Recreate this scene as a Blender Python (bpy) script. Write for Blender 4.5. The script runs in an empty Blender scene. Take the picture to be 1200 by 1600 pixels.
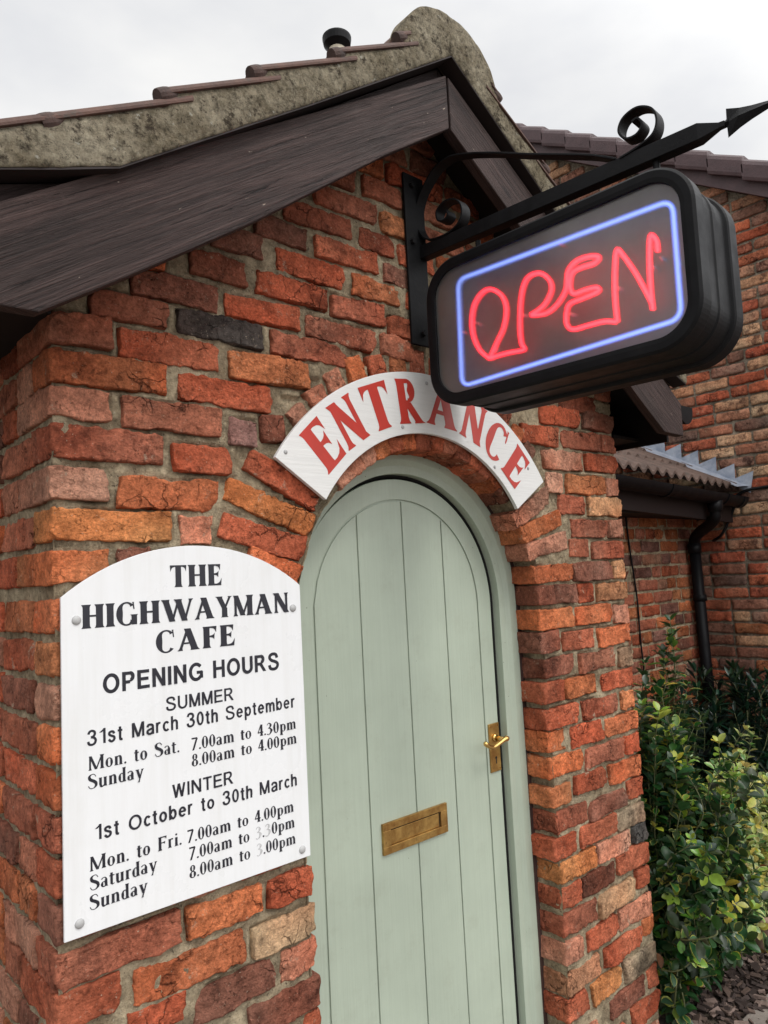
import bpy, bmesh, math, random
import numpy as np
from mathutils import Vector, Matrix

R = math.radians
S = bpy.context.scene
COL = S.collection
random.seed(7)
RNG = np.random.default_rng(11)

# ------------------------------------------------------------------ camera
cam_data = bpy.data.cameras.new('camera')
cam = bpy.data.objects.new('camera', cam_data)
COL.objects.link(cam)
RC = ((0.750365102, -0.659061285, -0.050896335),
      (0.021452743, 0.101235608, -0.994631154),
      (0.660675407, 0.745244641, 0.090102340))
rot = Matrix(((RC[0][0], -RC[1][0], -RC[2][0]),
              (RC[0][1], -RC[1][1], -RC[2][1]),
              (RC[0][2], -RC[1][2], -RC[2][2])))
cam.matrix_world = Matrix.Translation((-0.426219706, -1.41636991, 1.62985324)) @ rot.to_4x4()
cam_data.sensor_fit = 'VERTICAL'
cam_data.sensor_height = 36.0
cam_data.sensor_width = 27.0
cam_data.lens = 1132.48359 / 1600.0 * 36.0
cam_data.clip_start = 0.02
cam_data.clip_end = 3000.0
S.camera = cam

# ------------------------------------------------------------------ sky and sun (overcast)
SUN_AZ, SUN_EL = R(170), R(56)          # measured from +Y clockwise: behind the camera
world = bpy.data.worlds.new('World')
S.world = world
world.use_nodes = True
wt = world.node_tree
wt.nodes.clear()
w_out = wt.nodes.new('ShaderNodeOutputWorld')
bg_sky = wt.nodes.new('ShaderNodeBackground')
bg_cloud = wt.nodes.new('ShaderNodeBackground')
mixw = wt.nodes.new('ShaderNodeMixShader')
sky = wt.nodes.new('ShaderNodeTexSky')
sky.sky_type = 'NISHITA'
sky.sun_disc = False
sky.sun_elevation = SUN_EL
sky.sun_rotation = SUN_AZ
bg_sky.inputs['Strength'].default_value = 0.1
wt.links.new(sky.outputs[0], bg_sky.inputs['Color'])
wtc = wt.nodes.new('ShaderNodeTexCoord')
dotn = wt.nodes.new('ShaderNodeVectorMath'); dotn.operation = 'DOT_PRODUCT'
dotn.inputs[1].default_value = (math.sin(SUN_AZ) * math.cos(SUN_EL), math.cos(SUN_AZ) * math.cos(SUN_EL), math.sin(SUN_EL))
wt.links.new(wtc.outputs['Generated'], dotn.inputs[0])
grad = wt.nodes.new('ShaderNodeMapRange')        # cloud cover: brighter towards the hidden sun
grad.interpolation_type = 'SMOOTHSTEP'
grad.inputs['From Min'].default_value = 0.25
grad.inputs['From Max'].default_value = 1.0
grad.inputs['To Min'].default_value = 0.93
grad.inputs['To Max'].default_value = 2.6
wt.links.new(dotn.outputs['Value'], grad.inputs['Value'])
wn = wt.nodes.new('ShaderNodeTexNoise')
wn.inputs['Scale'].default_value = 3.2
wn.inputs['Detail'].default_value = 5.0
wn.inputs['Roughness'].default_value = 0.5
wmap = wt.nodes.new('ShaderNodeMapping'); wmap.inputs['Scale'].default_value = (1, 1, 2.2)
wmap.inputs['Location'].default_value = (0.4, 1.3, 0.2)
wt.links.new(wtc.outputs['Generated'], wmap.inputs[0])
wt.links.new(wmap.outputs[0], wn.inputs['Vector'])
wr = wt.nodes.new('ShaderNodeValToRGB')
wr.color_ramp.elements[0].position = 0.30
wr.color_ramp.elements[0].color = (0.86, 0.87, 0.90, 1)
wr.color_ramp.elements[1].position = 0.68
wr.color_ramp.elements[1].color = (1.14, 1.13, 1.10, 1)
wt.links.new(wn.outputs['Fac'], wr.inputs[0])
wt.links.new(wr.outputs[0], bg_cloud.inputs['Color'])
wt.links.new(grad.outputs[0], bg_cloud.inputs['Strength'])
mixw.inputs[0].default_value = 0.93
wt.links.new(bg_sky.outputs[0], mixw.inputs[1])
wt.links.new(bg_cloud.outputs[0], mixw.inputs[2])
wt.links.new(mixw.outputs[0], w_out.inputs[0])

sun_d = bpy.data.lights.new('sun', 'SUN')
sun = bpy.data.objects.new('sun', sun_d)
COL.objects.link(sun)
sun_d.energy = 1.3
sun_d.angle = R(16)
sun_d.color = (1.0, 0.965, 0.91)
sd = Vector((math.sin(SUN_AZ) * math.cos(SUN_EL), math.cos(SUN_AZ) * math.cos(SUN_EL), math.sin(SUN_EL)))
sun.rotation_euler = sd.to_track_quat('Z', 'Y').to_euler()
sun.location = sd * 20

S.view_settings.view_transform = 'Standard'
S.view_settings.look = 'None'
S.view_settings.exposure = 0.0
S.view_settings.gamma = 1.0
S.view_settings.use_curve_mapping = False
S.render.engine = 'CYCLES'
S.cycles.max_bounces = 6
S.cycles.transparent_max_bounces = 8

# ------------------------------------------------------------------ object helpers
def link(o, parent=None):
    COL.objects.link(o)
    if parent is not None:
        o.parent = parent
    return o

def thing(name, label, cat, loc=(0, 0, 0), group=None):
    o = bpy.data.objects.new(name, None)
    o.empty_display_size = 0.1
    o.location = loc
    COL.objects.link(o)
    return tag(o, label, cat, group)

def tag(o, label, cat, group=None):
    o['label'] = label
    o['category'] = cat
    if group:
        o['group'] = group
    return o

def mesh_obj(name, verts, faces, mats, parent=None, smooth=False, fmat=None, uv=None, cols=None):
    """verts in world space; moved into the parent's space when there is one"""
    me = bpy.data.meshes.new(name)
    v = np.asarray(verts, dtype=np.float64).reshape(-1, 3)
    if parent is not None:
        v = v - np.array(parent_loc(parent))
    me.from_pydata(v.tolist(), [], [tuple(f) for f in faces])
    if not isinstance(mats, (list, tuple)):
        mats = [mats]
    for m in mats:
        me.materials.append(m)
    if fmat is not None:
        me.polygons.foreach_set('material_index', np.asarray(fmat, dtype=np.int32))
    if smooth:
        me.polygons.foreach_set('use_smooth', np.ones(len(me.polygons), dtype=bool))
    if cols is not None:
        a = me.color_attributes.new('bcol', 'FLOAT_COLOR', 'POINT')
        a.data.foreach_set('color', np.asarray(cols, dtype=np.float32).ravel())
    if uv is not None:
        layer = me.uv_layers.new(name='UVMap')
        vi = np.zeros(len(me.loops), dtype=np.int32)
        me.loops.foreach_get('vertex_index', vi)
        layer.data.foreach_set('uv', np.asarray(uv, dtype=np.float32)[vi].ravel())
    me.update()
    o = bpy.data.objects.new(name, me)
    return link(o, parent)

def parent_loc(p):
    l = Vector((0, 0, 0))
    while p is not None:
        l = l + p.location
        p = p.parent
    return l

class MB:
    """collects several shapes into one mesh"""
    def __init__(self):
        self.v = []; self.f = []; self.m = []
    def add(self, verts, faces, mi=0):
        b = len(self.v)
        self.v.extend([tuple(p) for p in verts])
        self.f.extend([tuple(i + b for i in f) for f in faces])
        self.m.extend([mi] * len(faces))
        return self
    def box(self, lo, hi, mi=0):
        x0, y0, z0 = lo; x1, y1, z1 = hi
        self.add([(x0, y0, z0), (x1, y0, z0), (x1, y1, z0), (x0, y1, z0), (x0, y0, z1), (x1, y0, z1), (x1, y1, z1), (x0, y1, z1)],
                 [(0, 3, 2, 1), (4, 5, 6, 7), (0, 1, 5, 4), (1, 2, 6, 5), (2, 3, 7, 6), (3, 0, 4, 7)], mi)
        return self
    def tube(self, pts, rad, n=10, mi=0, caps=True, closed=False):
        pts = [Vector(p) for p in pts]
        if not hasattr(rad, '__len__'):
            rad = [rad] * len(pts)
        rings = []
        up = None
        for i, p in enumerate(pts):
            a = pts[i - 1] if (i > 0 or closed) else pts[0]
            b = pts[(i + 1) % len(pts)] if (i < len(pts) - 1 or closed) else pts[-1]
            t = (b - a).normalized()
            if up is None:
                up = t.orthogonal().normalized()
            up = (up - t * up.dot(t))
            up = up.normalized() if up.length > 1e-6 else t.orthogonal().normalized()
            s = t.cross(up)
            rings.append([p + (up * math.cos(2 * math.pi * k / n) + s * math.sin(2 * math.pi * k / n)) * rad[i] for k in range(n)])
        V = [q for r in rings for q in r]
        F = []
        m = len(pts)
        for i in range(m if closed else m - 1):
            j = (i + 1) % m
            for k in range(n):
                F.append((i * n + k, i * n + (k + 1) % n, j * n + (k + 1) % n, j * n + k))
        if caps and not closed:
            F.append(tuple(range(n))[::-1]); F.append(tuple((m - 1) * n + k for k in range(n)))
        self.add(V, F, mi)
        return self
    def prism(self, poly, axis_vec, mi=0):
        """extrude a planar polygon of 3-D points along axis_vec"""
        n = len(poly)
        a = [Vector(p) for p in poly]; b = [p + Vector(axis_vec) for p in a]
        F = [tuple(range(n))[::-1], tuple(range(n, 2 * n))]
        for i in range(n):
            j = (i + 1) % n
            F.append((i, j, n + j, n + i))
        self.add(a + b, F, mi)
        return self
    def build(self, name, mats, parent=None, smooth=False, bevel=0.0, recalc=True):
        o = mesh_obj(name, self.v, self.f, mats, parent, smooth, self.m)
        if recalc:
            bm = bmesh.new(); bm.from_mesh(o.data)
            bmesh.ops.recalc_face_normals(bm, faces=bm.faces)
            bm.to_mesh(o.data); bm.free()
        if bevel:
            md = o.modifiers.new('bevel', 'BEVEL'); md.width = bevel; md.segments = 2; md.limit_method = 'ANGLE'; md.angle_limit = R(35)
        return o

def catmull(pts, n=6, closed=False):
    pts = [Vector(p) for p in pts]
    out = []
    m = len(pts)
    for i in range(m if closed else m - 1):
        if closed:
            p0, p1, p2, p3 = pts[i - 1], pts[i], pts[(i + 1) % m], pts[(i + 2) % m]
        else:
            p0, p1, p2, p3 = pts[max(i - 1, 0)], pts[i], pts[i + 1], pts[min(i + 2, m - 1)]
        for k in range(n):
            t = k / n
            out.append(0.5 * ((2 * p1) + (p2 - p0) * t + (2 * p0 - 5 * p1 + 4 * p2 - p3) * t * t + (3 * p1 - p0 - 3 * p2 + p3) * t ** 3))
    if not closed:
        out.append(pts[-1])
    return out

# vectorised value noise, about -1..1
def vnoise(p, seed=0):
    p = np.asarray(p, dtype=np.float64)
    i = np.floor(p).astype(np.int64)
    f = p - i
    f = f * f * (3 - 2 * f)
    def h(a, b, c):
        n = (a * 374761393 + b * 668265263 + c * 2147483647 + seed * 974634777) & 0xffffffff
        n = ((n ^ (n >> 13)) * 1274126177) & 0xffffffff
        n = (n ^ (n >> 16)) & 0xffff
        return n / 32767.5 - 1.0
    x, y, z = i[..., 0], i[..., 1], i[..., 2]
    fx, fy, fz = f[..., 0], f[..., 1], f[..., 2]
    r = 0
    for dx in (0, 1):
        for dy in (0, 1):
            for dz in (0, 1):
                w = (fx if dx else 1 - fx) * (fy if dy else 1 - fy) * (fz if dz else 1 - fz)
                r = r + w * h(x + dx, y + dy, z + dz)
    return r

def fbm(p, seed=0, oct=3):
    s = 0; a = 1.0
    p = np.asarray(p, dtype=np.float64)
    for k in range(oct):
        s = s + a * vnoise(p, seed + k * 17); p = p * 2.1; a *= 0.5
    return s

# ------------------------------------------------------------------ materials
class NT:
    def __init__(self, name):
        self.m = bpy.data.materials.new(name)
        self.m.use_nodes = True
        self.t = self.m.node_tree
        self.t.nodes.clear()
        self.out = self.t.nodes.new('ShaderNodeOutputMaterial')
        self.b = self.t.nodes.new('ShaderNodeBsdfPrincipled')
        self.t.links.new(self.b.outputs[0], self.out.inputs[0])
        self.tc = self.t.nodes.new('ShaderNodeTexCoord')
    def l(self, a, b):
        self.t.links.new(a, b)
    def put(self, sock, v):
        if isinstance(v, bpy.types.NodeSocket):
            self.l(v, sock)
        else:
            sock.default_value = v
    def noise(self, scale, detail=4, rough=0.55, vec=None, loc=None, stretch=None, dist=0.0):
        n = self.t.nodes.new('ShaderNodeTexNoise')
        n.inputs['Scale'].default_value = scale
        n.inputs['Detail'].default_value = detail
        n.inputs['Roughness'].default_value = rough
        n.inputs['Distortion'].default_value = dist
        v = vec or self.tc.outputs['Object']
        if loc or stretch:
            mp = self.t.nodes.new('ShaderNodeMapping')
            if loc: mp.inputs['Location'].default_value = loc
            if stretch: mp.inputs['Scale'].default_value = stretch
            self.l(v, mp.inputs[0]); v = mp.outputs[0]
        self.l(v, n.inputs['Vector'])
        return n.outputs['Fac']
    def ramp(self, fac, stops):
        r = self.t.nodes.new('ShaderNodeValToRGB')
        e = r.color_ramp.elements
        while len(e) < len(stops):
            e.new(0.5)
        for el, (p, c) in zip(e, stops):
            el.position = p
            el.color = (c, c, c, 1) if not hasattr(c, '__len__') else (*c[:3], 1)
        self.l(fac, r.inputs[0])
        return r.outputs[0]
    def mix(self, fac, a, b, mode='MIX'):
        n = self.t.nodes.new('ShaderNodeMix'); n.data_type = 'RGBA'; n.blend_type = mode
        self.put(n.inputs[0], fac)
        for sock, v in ((n.inputs[6], a), (n.inputs[7], b)):
            if isinstance(v, bpy.types.NodeSocket): self.l(v, sock)
            else: sock.default_value = (*v[:3], 1) if hasattr(v, '__len__') else (v, v, v, 1)
        return n.outputs[2]
    def math(self, op, a, b=0.0):
        n = self.t.nodes.new('ShaderNodeMath'); n.operation = op
        self.put(n.inputs[0], a); self.put(n.inputs[1], b)
        return n.outputs[0]
    def attr(self, name):
        n = self.t.nodes.new('ShaderNodeAttribute'); n.attribute_name = name
        return n
    def voro(self, scale, feature='F1', vec=None):
        n = self.t.nodes.new('ShaderNodeTexVoronoi'); n.feature = feature
        n.inputs['Scale'].default_value = scale
        self.l(vec or self.tc.outputs['Object'], n.inputs['Vector'])
        return n.outputs['Distance']
    def bump(self, h, strength=0.5, dist=0.003, prev=None):
        n = self.t.nodes.new('ShaderNodeBump')
        n.inputs['Strength'].default_value = strength
        n.inputs['Distance'].default_value = dist
        self.l(h, n.inputs['Height'])
        if prev is not None: self.l(prev, n.inputs['Normal'])
        return n.outputs[0]
    def fin(self, color=None, rough=None, normal=None, metal=None, spec=None):
        if color is not None:
            if isinstance(color, bpy.types.NodeSocket): self.l(color, self.b.inputs['Base Color'])
            else: self.b.inputs['Base Color'].default_value = (*color[:3], 1)
        if rough is not None: self.put(self.b.inputs['Roughness'], rough)
        if normal is not None: self.l(normal, self.b.inputs['Normal'])
        if metal is not None: self.b.inputs['Metallic'].default_value = metal
        if spec is not None: self.b.inputs['Specular IOR Level'].default_value = spec
        return self.m

def brick_mat(name, pale=(0.47, 0.37, 0.27), pale_amt=0.8, dark_amt=0.52, bump=1.0):
    t = NT(name)
    at = t.attr('bcol')
    c = at.outputs['Color']
    c = t.mix(1.0, c, t.ramp(t.noise(20, 9, 0.72), [(0.30, 0.46), (0.5, 0.95), (0.70, 1.32)]), 'MULTIPLY')
    c = t.mix(1.0, c, t.ramp(t.noise(75, 6, 0.75, loc=(2, 6, 1)), [(0.36, 0.70), (0.5, 1.0), (0.64, 1.20)]), 'MULTIPLY')
    n2 = t.noise(8.5, 8, 0.75, loc=(3, 1, 7))
    c = t.mix(t.math('MULTIPLY', t.ramp(n2, [(0.535, 0.0), (0.62, 1.0)]), dark_amt), c, t.mix(1.0, c, (0.26, 0.23, 0.26), 'MULTIPLY'))
    n3 = t.noise(17, 9, 0.78, loc=(9, 4, 2))
    c = t.mix(t.math('MULTIPLY', t.ramp(n3, [(0.595, 0.0), (0.66, 1.0)]), pale_amt), c, pale)
    n4 = t.noise(130, 4, 0.65)
    pits = t.math('MULTIPLY', t.ramp(n4, [(0.57, 0.0), (0.64, 1.0)]), t.ramp(t.noise(13, 4, 0.6, loc=(1, 1, 4)), [(0.47, 0.0), (0.62, 1.0)]))
    c = t.mix(t.math('MULTIPLY', pits, 0.7), c, t.mix(1.0, c, (0.25, 0.22, 0.22), 'MULTIPLY'))
    c = t.mix(t.math('MULTIPLY', t.ramp(t.noise(240, 2, 0.5, loc=(5, 5, 5)), [(0.69, 0.0), (0.75, 1.0)]), 0.7), c, (0.52, 0.43, 0.33))
    c = t.mix(1.0, c, t.ramp(t.noise(190, 5, 0.75, loc=(6, 1, 9)), [(0.36, 0.76), (0.5, 1.0), (0.64, 1.18)]), 'MULTIPLY')
    # fissures: thin wandering lines, only here and there
    wob = t.t.nodes.new('ShaderNodeVectorMath'); wob.operation = 'ADD'
    nz = t.t.nodes.new('ShaderNodeTexNoise'); nz.inputs['Scale'].default_value = 16; nz.inputs['Detail'].default_value = 4
    t.l(t.tc.outputs['Object'], nz.inputs['Vector'])
    sc = t.t.nodes.new('ShaderNodeVectorMath'); sc.operation = 'SCALE'; sc.inputs['Scale'].default_value = 0.09
    t.l(nz.outputs['Color'], sc.inputs[0]); t.l(t.tc.outputs['Object'], wob.inputs[0]); t.l(sc.outputs[0], wob.inputs[1])
    ve = t.voro(19, 'DISTANCE_TO_EDGE', wob.outputs[0])
    line = t.ramp(ve, [(0.0, 1.0), (0.045, 0.0)])
    crack = t.math('MULTIPLY', line, t.ramp(t.noise(7, 3, 0.6, loc=(8, 8, 1)), [(0.54, 0.0), (0.62, 1.0)]))
    c = t.mix(t.math('MULTIPLY', crack, 0.8), c, t.mix(1.0, c, (0.16, 0.14, 0.14), 'MULTIPLY'))
    h = t.math('ADD', t.noise(45, 8, 0.70), t.math('MULTIPLY', t.noise(17, 6, 0.70, stretch=(1, 1, 2.0), dist=1.6), 0.55))
    h = t.math('SUBTRACT', h, t.math('ADD', t.math('MULTIPLY', crack, 0.5), t.math('MULTIPLY', pits, 0.30)))
    nrm = t.bump(h, bump, 0.016)
    nrm = t.bump(t.noise(210, 5, 0.7), 0.8, 0.0025, nrm)
    return t.fin(c, 0.95, nrm, spec=0.12)

def mortar_mat(name, a=(0.53, 0.435, 0.295), b=(0.29, 0.225, 0.145)):
    t = NT(name)
    c = t.mix(t.ramp(t.noise(7, 8, 0.7), [(0.40, 0.0), (0.58, 1.0)]), b, a)
    c = t.mix(1.0, c, t.ramp(t.noise(28, 7, 0.75, loc=(3, 3, 3)), [(0.35, 0.62), (0.5, 1.0), (0.65, 1.18)]), 'MULTIPLY')
    c = t.mix(1.0, c, t.ramp(t.noise(70, 7, 0.78), [(0.32, 0.55), (0.5, 0.95), (0.68, 1.25)]), 'MULTIPLY')
    c = t.mix(t.math('MULTIPLY', t.ramp(t.noise(180, 2, 0.5), [(0.66, 0.0), (0.72, 1.0)]), 0.7), c, (0.55, 0.49, 0.38))
    c = t.mix(t.math('MULTIPLY', t.ramp(t.noise(140, 3, 0.55, loc=(4, 2, 2)), [(0.64, 0.0), (0.70, 1.0)]), 0.75), c, (0.075, 0.058, 0.042))
    h = t.math('ADD', t.noise(60, 9, 0.75), t.math('MULTIPLY', t.noise(20, 5, 0.65, dist=0.8), 1.0))
    nrm = t.bump(h, 1.0, 0.018)
    nrm = t.bump(t.noise(230, 4, 0.7), 0.9, 0.003, nrm)
    return t.fin(c, 0.97, nrm, spec=0.1)

def wood_mat(name, dark, mid, fleck=True):
    t = NT(name)
    uv = t.tc.outputs['UV']
    # the grain swings round knots
    kv = t.t.nodes.new('ShaderNodeTexVoronoi'); kv.inputs['Scale'].default_value = 1.0
    km = t.t.nodes.new('ShaderNodeMapping'); km.inputs['Scale'].default_value = (2.2, 7.0, 1)
    t.l(uv, km.inputs[0]); t.l(km.outputs[0], kv.inputs['Vector'])
    kd = kv.outputs['Distance']
    swing = t.t.nodes.new('ShaderNodeCombineXYZ')
    t.l(t.math('MULTIPLY', t.ramp(kd, [(0.0, 1.0), (0.30, 0.0)]), 0.008), swing.inputs['Y'])
    uva = t.t.nodes.new('ShaderNodeVectorMath'); uva.operation = 'ADD'
    t.l(uv, uva.inputs[0]); t.l(swing.outputs[0], uva.inputs[1])
    uv = uva.outputs[0]
    g = t.noise(1.0, 8, 0.70, vec=uv, stretch=(3.0, 120, 1), dist=0.4)
    gf = t.noise(1.0, 4, 0.65, vec=uv, stretch=(7.0, 380, 1), dist=0.5)
    g2 = t.noise(1.0, 6, 0.65, vec=uv, stretch=(1.6, 12, 1), dist=0.8)
    c = t.mix(t.ramp(g, [(0.34, 0.0), (0.64, 1.0)]), dark, mid)
    c = t.mix(1.0, c, t.ramp(gf, [(0.32, 0.55), (0.66, 1.35)]), 'MULTIPLY')
    c = t.mix(1.0, c, t.ramp(g2, [(0.3, 0.55), (0.7, 1.3)]), 'MULTIPLY')
    worn = t.noise(1.0, 8, 0.75, vec=uv, stretch=(5, 16, 1))
    c = t.mix(t.math('MULTIPLY', t.ramp(worn, [(0.54, 0.0), (0.70, 1.0)]), 0.28), c, (0.095, 0.074, 0.068))
    crack = t.ramp(t.noise(1.0, 6, 0.75, vec=uv, stretch=(2.4, 70, 1), dist=0.6), [(0.35, 0.0), (0.39, 1.0)])
    c = t.mix(1.0, c, t.mix(crack, (0.22, 0.20, 0.20), (1, 1, 1)), 'MULTIPLY')
    c = t.mix(t.math('MULTIPLY', t.ramp(kd, [(0.035, 1.0), (0.075, 0.0)]), 0.75 if fleck else 0.0), c, (0.012, 0.008, 0.008))
    if fleck:
        c = t.mix(t.ramp(t.noise(1.0, 2, 0.5, vec=uv, stretch=(30, 130, 1)), [(0.745, 0.0), (0.765, 1.0)]), c, (0.36, 0.30, 0.24))
    h = t.math('ADD', t.math('ADD', g, t.math('MULTIPLY', gf, 0.5)), t.math('MULTIPLY', crack, 0.9))
    return t.fin(c, 0.66, t.bump(h, 0.8, 0.008), spec=0.28)

def paint_mat(name, col, rough=0.45, var=0.08, bump=0.12, scale=7.0, dirt=0.0, spec=None):
    t = NT(name)
    c = t.mix(1.0, col, t.ramp(t.noise(scale, 5, 0.6), [(0.3, 1 - var), (0.7, 1 + var)]), 'MULTIPLY')
    if dirt:
        c = t.mix(t.math('MULTIPLY', t.ramp(t.noise(28, 6, 0.7, loc=(1, 2, 3)), [(0.60, 0.0), (0.78, 1.0)]), dirt), c, (0.16, 0.14, 0.11))
        c = t.mix(t.math('MULTIPLY', t.ramp(t.noise(120, 2, 0.5, loc=(1, 7, 3)), [(0.74, 0.0), (0.77, 1.0)]), dirt), c, (0.10, 0.09, 0.07))
    r = t.ramp(t.noise(15, 4, 0.6), [(0.3, max(0.0, rough - 0.08)), (0.7, min(1.0, rough + 0.1))])
    m = t.fin(c, r, t.bump(t.noise(70, 4, 0.6), bump, 0.002))
    if spec is not None: t.b.inputs['Specular IOR Level'].default_value = spec
    return m

M = {}
M['brick'] = brick_mat('old_red_brick')
M['brick_far'] = brick_mat('weathered_buff_brick', pale=(0.52, 0.42, 0.28), pale_amt=0.6, dark_amt=0.9)
M['mortar'] = mortar_mat('rough_lime_mortar')
M['mortar_far'] = mortar_mat('grey_mortar', (0.36, 0.31, 0.24), (0.22, 0.19, 0.145))
M['mortar_dark'] = mortar_mat('deep_dirty_mortar', (0.10, 0.08, 0.06), (0.05, 0.04, 0.03))
M['wood'] = wood_mat('stained_dark_timber', (0.020, 0.0115, 0.0105), (0.062, 0.038, 0.034))
M['wood_plain'] = wood_mat('brown_black_timber', (0.022, 0.014, 0.013), (0.045, 0.030, 0.030), False)
M['soffit'] = wood_mat('soffit_timber', (0.007, 0.005, 0.005), (0.015, 0.011, 0.010), False)  # timber colour darkened to carry the shade under the eaves
M['sage'] = paint_mat('sage_green_gloss_paint', (0.350, 0.405, 0.320), 0.38, 0.05, 0.10, 4.0, 0.10)
def sage_mat():
    t = NT('sage_green_paint')
    c = (0.368, 0.424, 0.345)
    c = t.mix(1.0, c, t.ramp(t.noise(2.6, 5, 0.6), [(0.3, 0.90), (0.7, 1.08)]), 'MULTIPLY')
    br = t.noise(1.0, 6, 0.7, stretch=(190, 190, 3.0))
    c = t.mix(1.0, c, t.ramp(br, [(0.3, 0.95), (0.7, 1.04)]), 'MULTIPLY')
    grime = t.noise(9, 8, 0.75, loc=(4, 1, 2))
    c = t.mix(t.math('MULTIPLY', t.ramp(grime, [(0.54, 0.0), (0.74, 1.0)]), 0.22), c, (0.20, 0.19, 0.14))
    chips = t.noise(95, 3, 0.6, loc=(1, 7, 3))
    c = t.mix(t.math('MULTIPLY', t.ramp(chips, [(0.735, 0.0), (0.75, 1.0)]), 0.8), c, (0.07, 0.065, 0.05))
    n = t.bump(br, 0.22, 0.003)
    return t.fin(c, t.ramp(t.noise(12, 5, 0.65), [(0.3, 0.30), (0.7, 0.52)]), n, spec=0.5)
M['sage'] = sage_mat()
M['jamb'] = paint_mat('brown_red_timber_edge', (0.045, 0.022, 0.018), 0.7, 0.25, 0.4, 20)
def acrylic_mat():
    t = NT('white_sign_acrylic')
    c = t.mix(t.math('MULTIPLY', t.ramp(t.noise(1.0, 6, 0.7, stretch=(38, 38, 1.8)), [(0.45, 0.0), (0.75, 1.0)]), 0.22), (0.72, 0.73, 0.745), (0.50, 0.49, 0.45))
    c = t.mix(t.math('MULTIPLY', t.ramp(t.noise(5, 7, 0.7, loc=(2, 5, 1)), [(0.5, 0.0), (0.8, 1.0)]), 0.18), c, (0.48, 0.47, 0.42))
    c = t.mix(t.math('MULTIPLY', t.ramp(t.noise(140, 3, 0.6, loc=(1, 7, 3)), [(0.72, 0.0), (0.75, 1.0)]), 0.35), c, (0.3, 0.28, 0.24))
    return t.fin(c, t.ramp(t.noise(7, 5, 0.6), [(0.3, 0.22), (0.7, 0.40)]), t.bump(t.noise(3, 2, 0.5), 0.05, 0.01))
M['white_board'] = acrylic_mat()
def board_mat():
    t = NT('white_painted_board')
    g = t.noise(1.0, 6, 0.65, stretch=(6, 6, 150))
    c = t.mix(1.0, (0.71, 0.71, 0.70), t.ramp(g, [(0.3, 0.93), (0.6, 1.0)]), 'MULTIPLY')
    c = t.mix(t.math('MULTIPLY', t.ramp(t.noise(1.0, 4, 0.7, stretch=(25, 25, 220)), [(0.66, 0.0), (0.74, 1.0)]), 0.45), c, (0.42, 0.40, 0.37))
    return t.fin(c, 0.55, t.bump(g, 0.35, 0.003))
M['white_wood'] = board_mat()
M['ink'] = paint_mat('black_vinyl_lettering', (0.012, 0.012, 0.020), 0.4, 0.1, 0.05)
M['ink_faded'] = paint_mat('faded_grey_lettering', (0.45, 0.45, 0.46), 0.5, 0.25, 0.05, 160)
M['red_paint'] = paint_mat('red_lettering_paint', (0.46, 0.040, 0.027), 0.45, 0.08, 0.1, 18)
M['iron'] = paint_mat('black_wrought_iron_paint', (0.008, 0.008, 0.009), 0.55, 0.3, 0.4, 30, 0.08, 0.14)
M['case'] = paint_mat('black_moulded_case', (0.007, 0.007, 0.008), 0.5, 0.25, 0.08, 18, 0.05, 0.12)
M['pvc'] = paint_mat('black_plastic_gutter', (0.006, 0.006, 0.007), 0.45, 0.2, 0.05, 12, 0.06, 0.15)
M['cap'] = paint_mat('grey_screw_cap', (0.38, 0.38, 0.38), 0.45, 0.1, 0.05)
def brass():
    t = NT('tarnished_brass')
    c = t.mix(t.ramp(t.noise(22, 6, 0.7), [(0.35, 0.0), (0.68, 1.0)]), (0.30, 0.155, 0.045), (0.56, 0.36, 0.12))
    c = t.mix(t.math('MULTIPLY', t.ramp(t.noise(80, 4, 0.6, loc=(3, 3, 3)), [(0.6, 0.0), (0.75, 1.0)]), 0.5), c, (0.12, 0.07, 0.03))
    return t.fin(c, t.ramp(t.noise(30, 5, 0.6), [(0.3, 0.28), (0.7, 0.55)]), t.bump(t.noise(120, 4, 0.6), 0.15, 0.002), metal=0.85)
M['brass'] = brass()
def brass2():
    t = NT('polished_brass')
    return t.fin((0.72, 0.47, 0.17), 0.24, metal=1.0)
M['brass_bright'] = brass2()
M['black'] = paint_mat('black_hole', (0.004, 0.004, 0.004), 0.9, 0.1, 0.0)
def verge_mat():
    t = NT('lichened_mortar_fillet')
    c = t.mix(t.ramp(t.noise(9, 8, 0.72), [(0.38, 0.0), (0.62, 1.0)]), (0.21, 0.175, 0.118), (0.42, 0.37, 0.275))
    c = t.mix(1.0, c, t.ramp(t.noise(70, 8, 0.8), [(0.36, 0.35), (0.5, 0.95), (0.64, 1.40)]), 'MULTIPLY')
    c = t.mix(t.math('MULTIPLY', t.ramp(t.noise(38, 8, 0.75, loc=(7, 1, 1)), [(0.55, 0.0), (0.62, 1.0)]), 0.85), c, (0.045, 0.034, 0.026))
    c = t.mix(t.math('MULTIPLY', t.ramp(t.noise(45, 5, 0.6, loc=(1, 8, 1)), [(0.66, 0.0), (0.69, 1.0)]), 0.85), c, (0.50, 0.48, 0.41))
    c = t.mix(t.math('MULTIPLY', t.ramp(t.noise(170, 2, 0.5, loc=(1, 3, 6)), [(0.66, 0.0), (0.71, 1.0)]), 0.8), c, (0.06, 0.045, 0.035))
    h = t.math('ADD', t.noise(75, 9, 0.8), t.math('MULTIPLY', t.noise(20, 5, 0.6), 0.8))
    n = t.bump(h, 1.0, 0.02)
    return t.fin(c, 0.95, t.bump(t.noise(240, 4, 0.7), 0.9, 0.003, n), spec=0.1)
M['verge'] = verge_mat()
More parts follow.
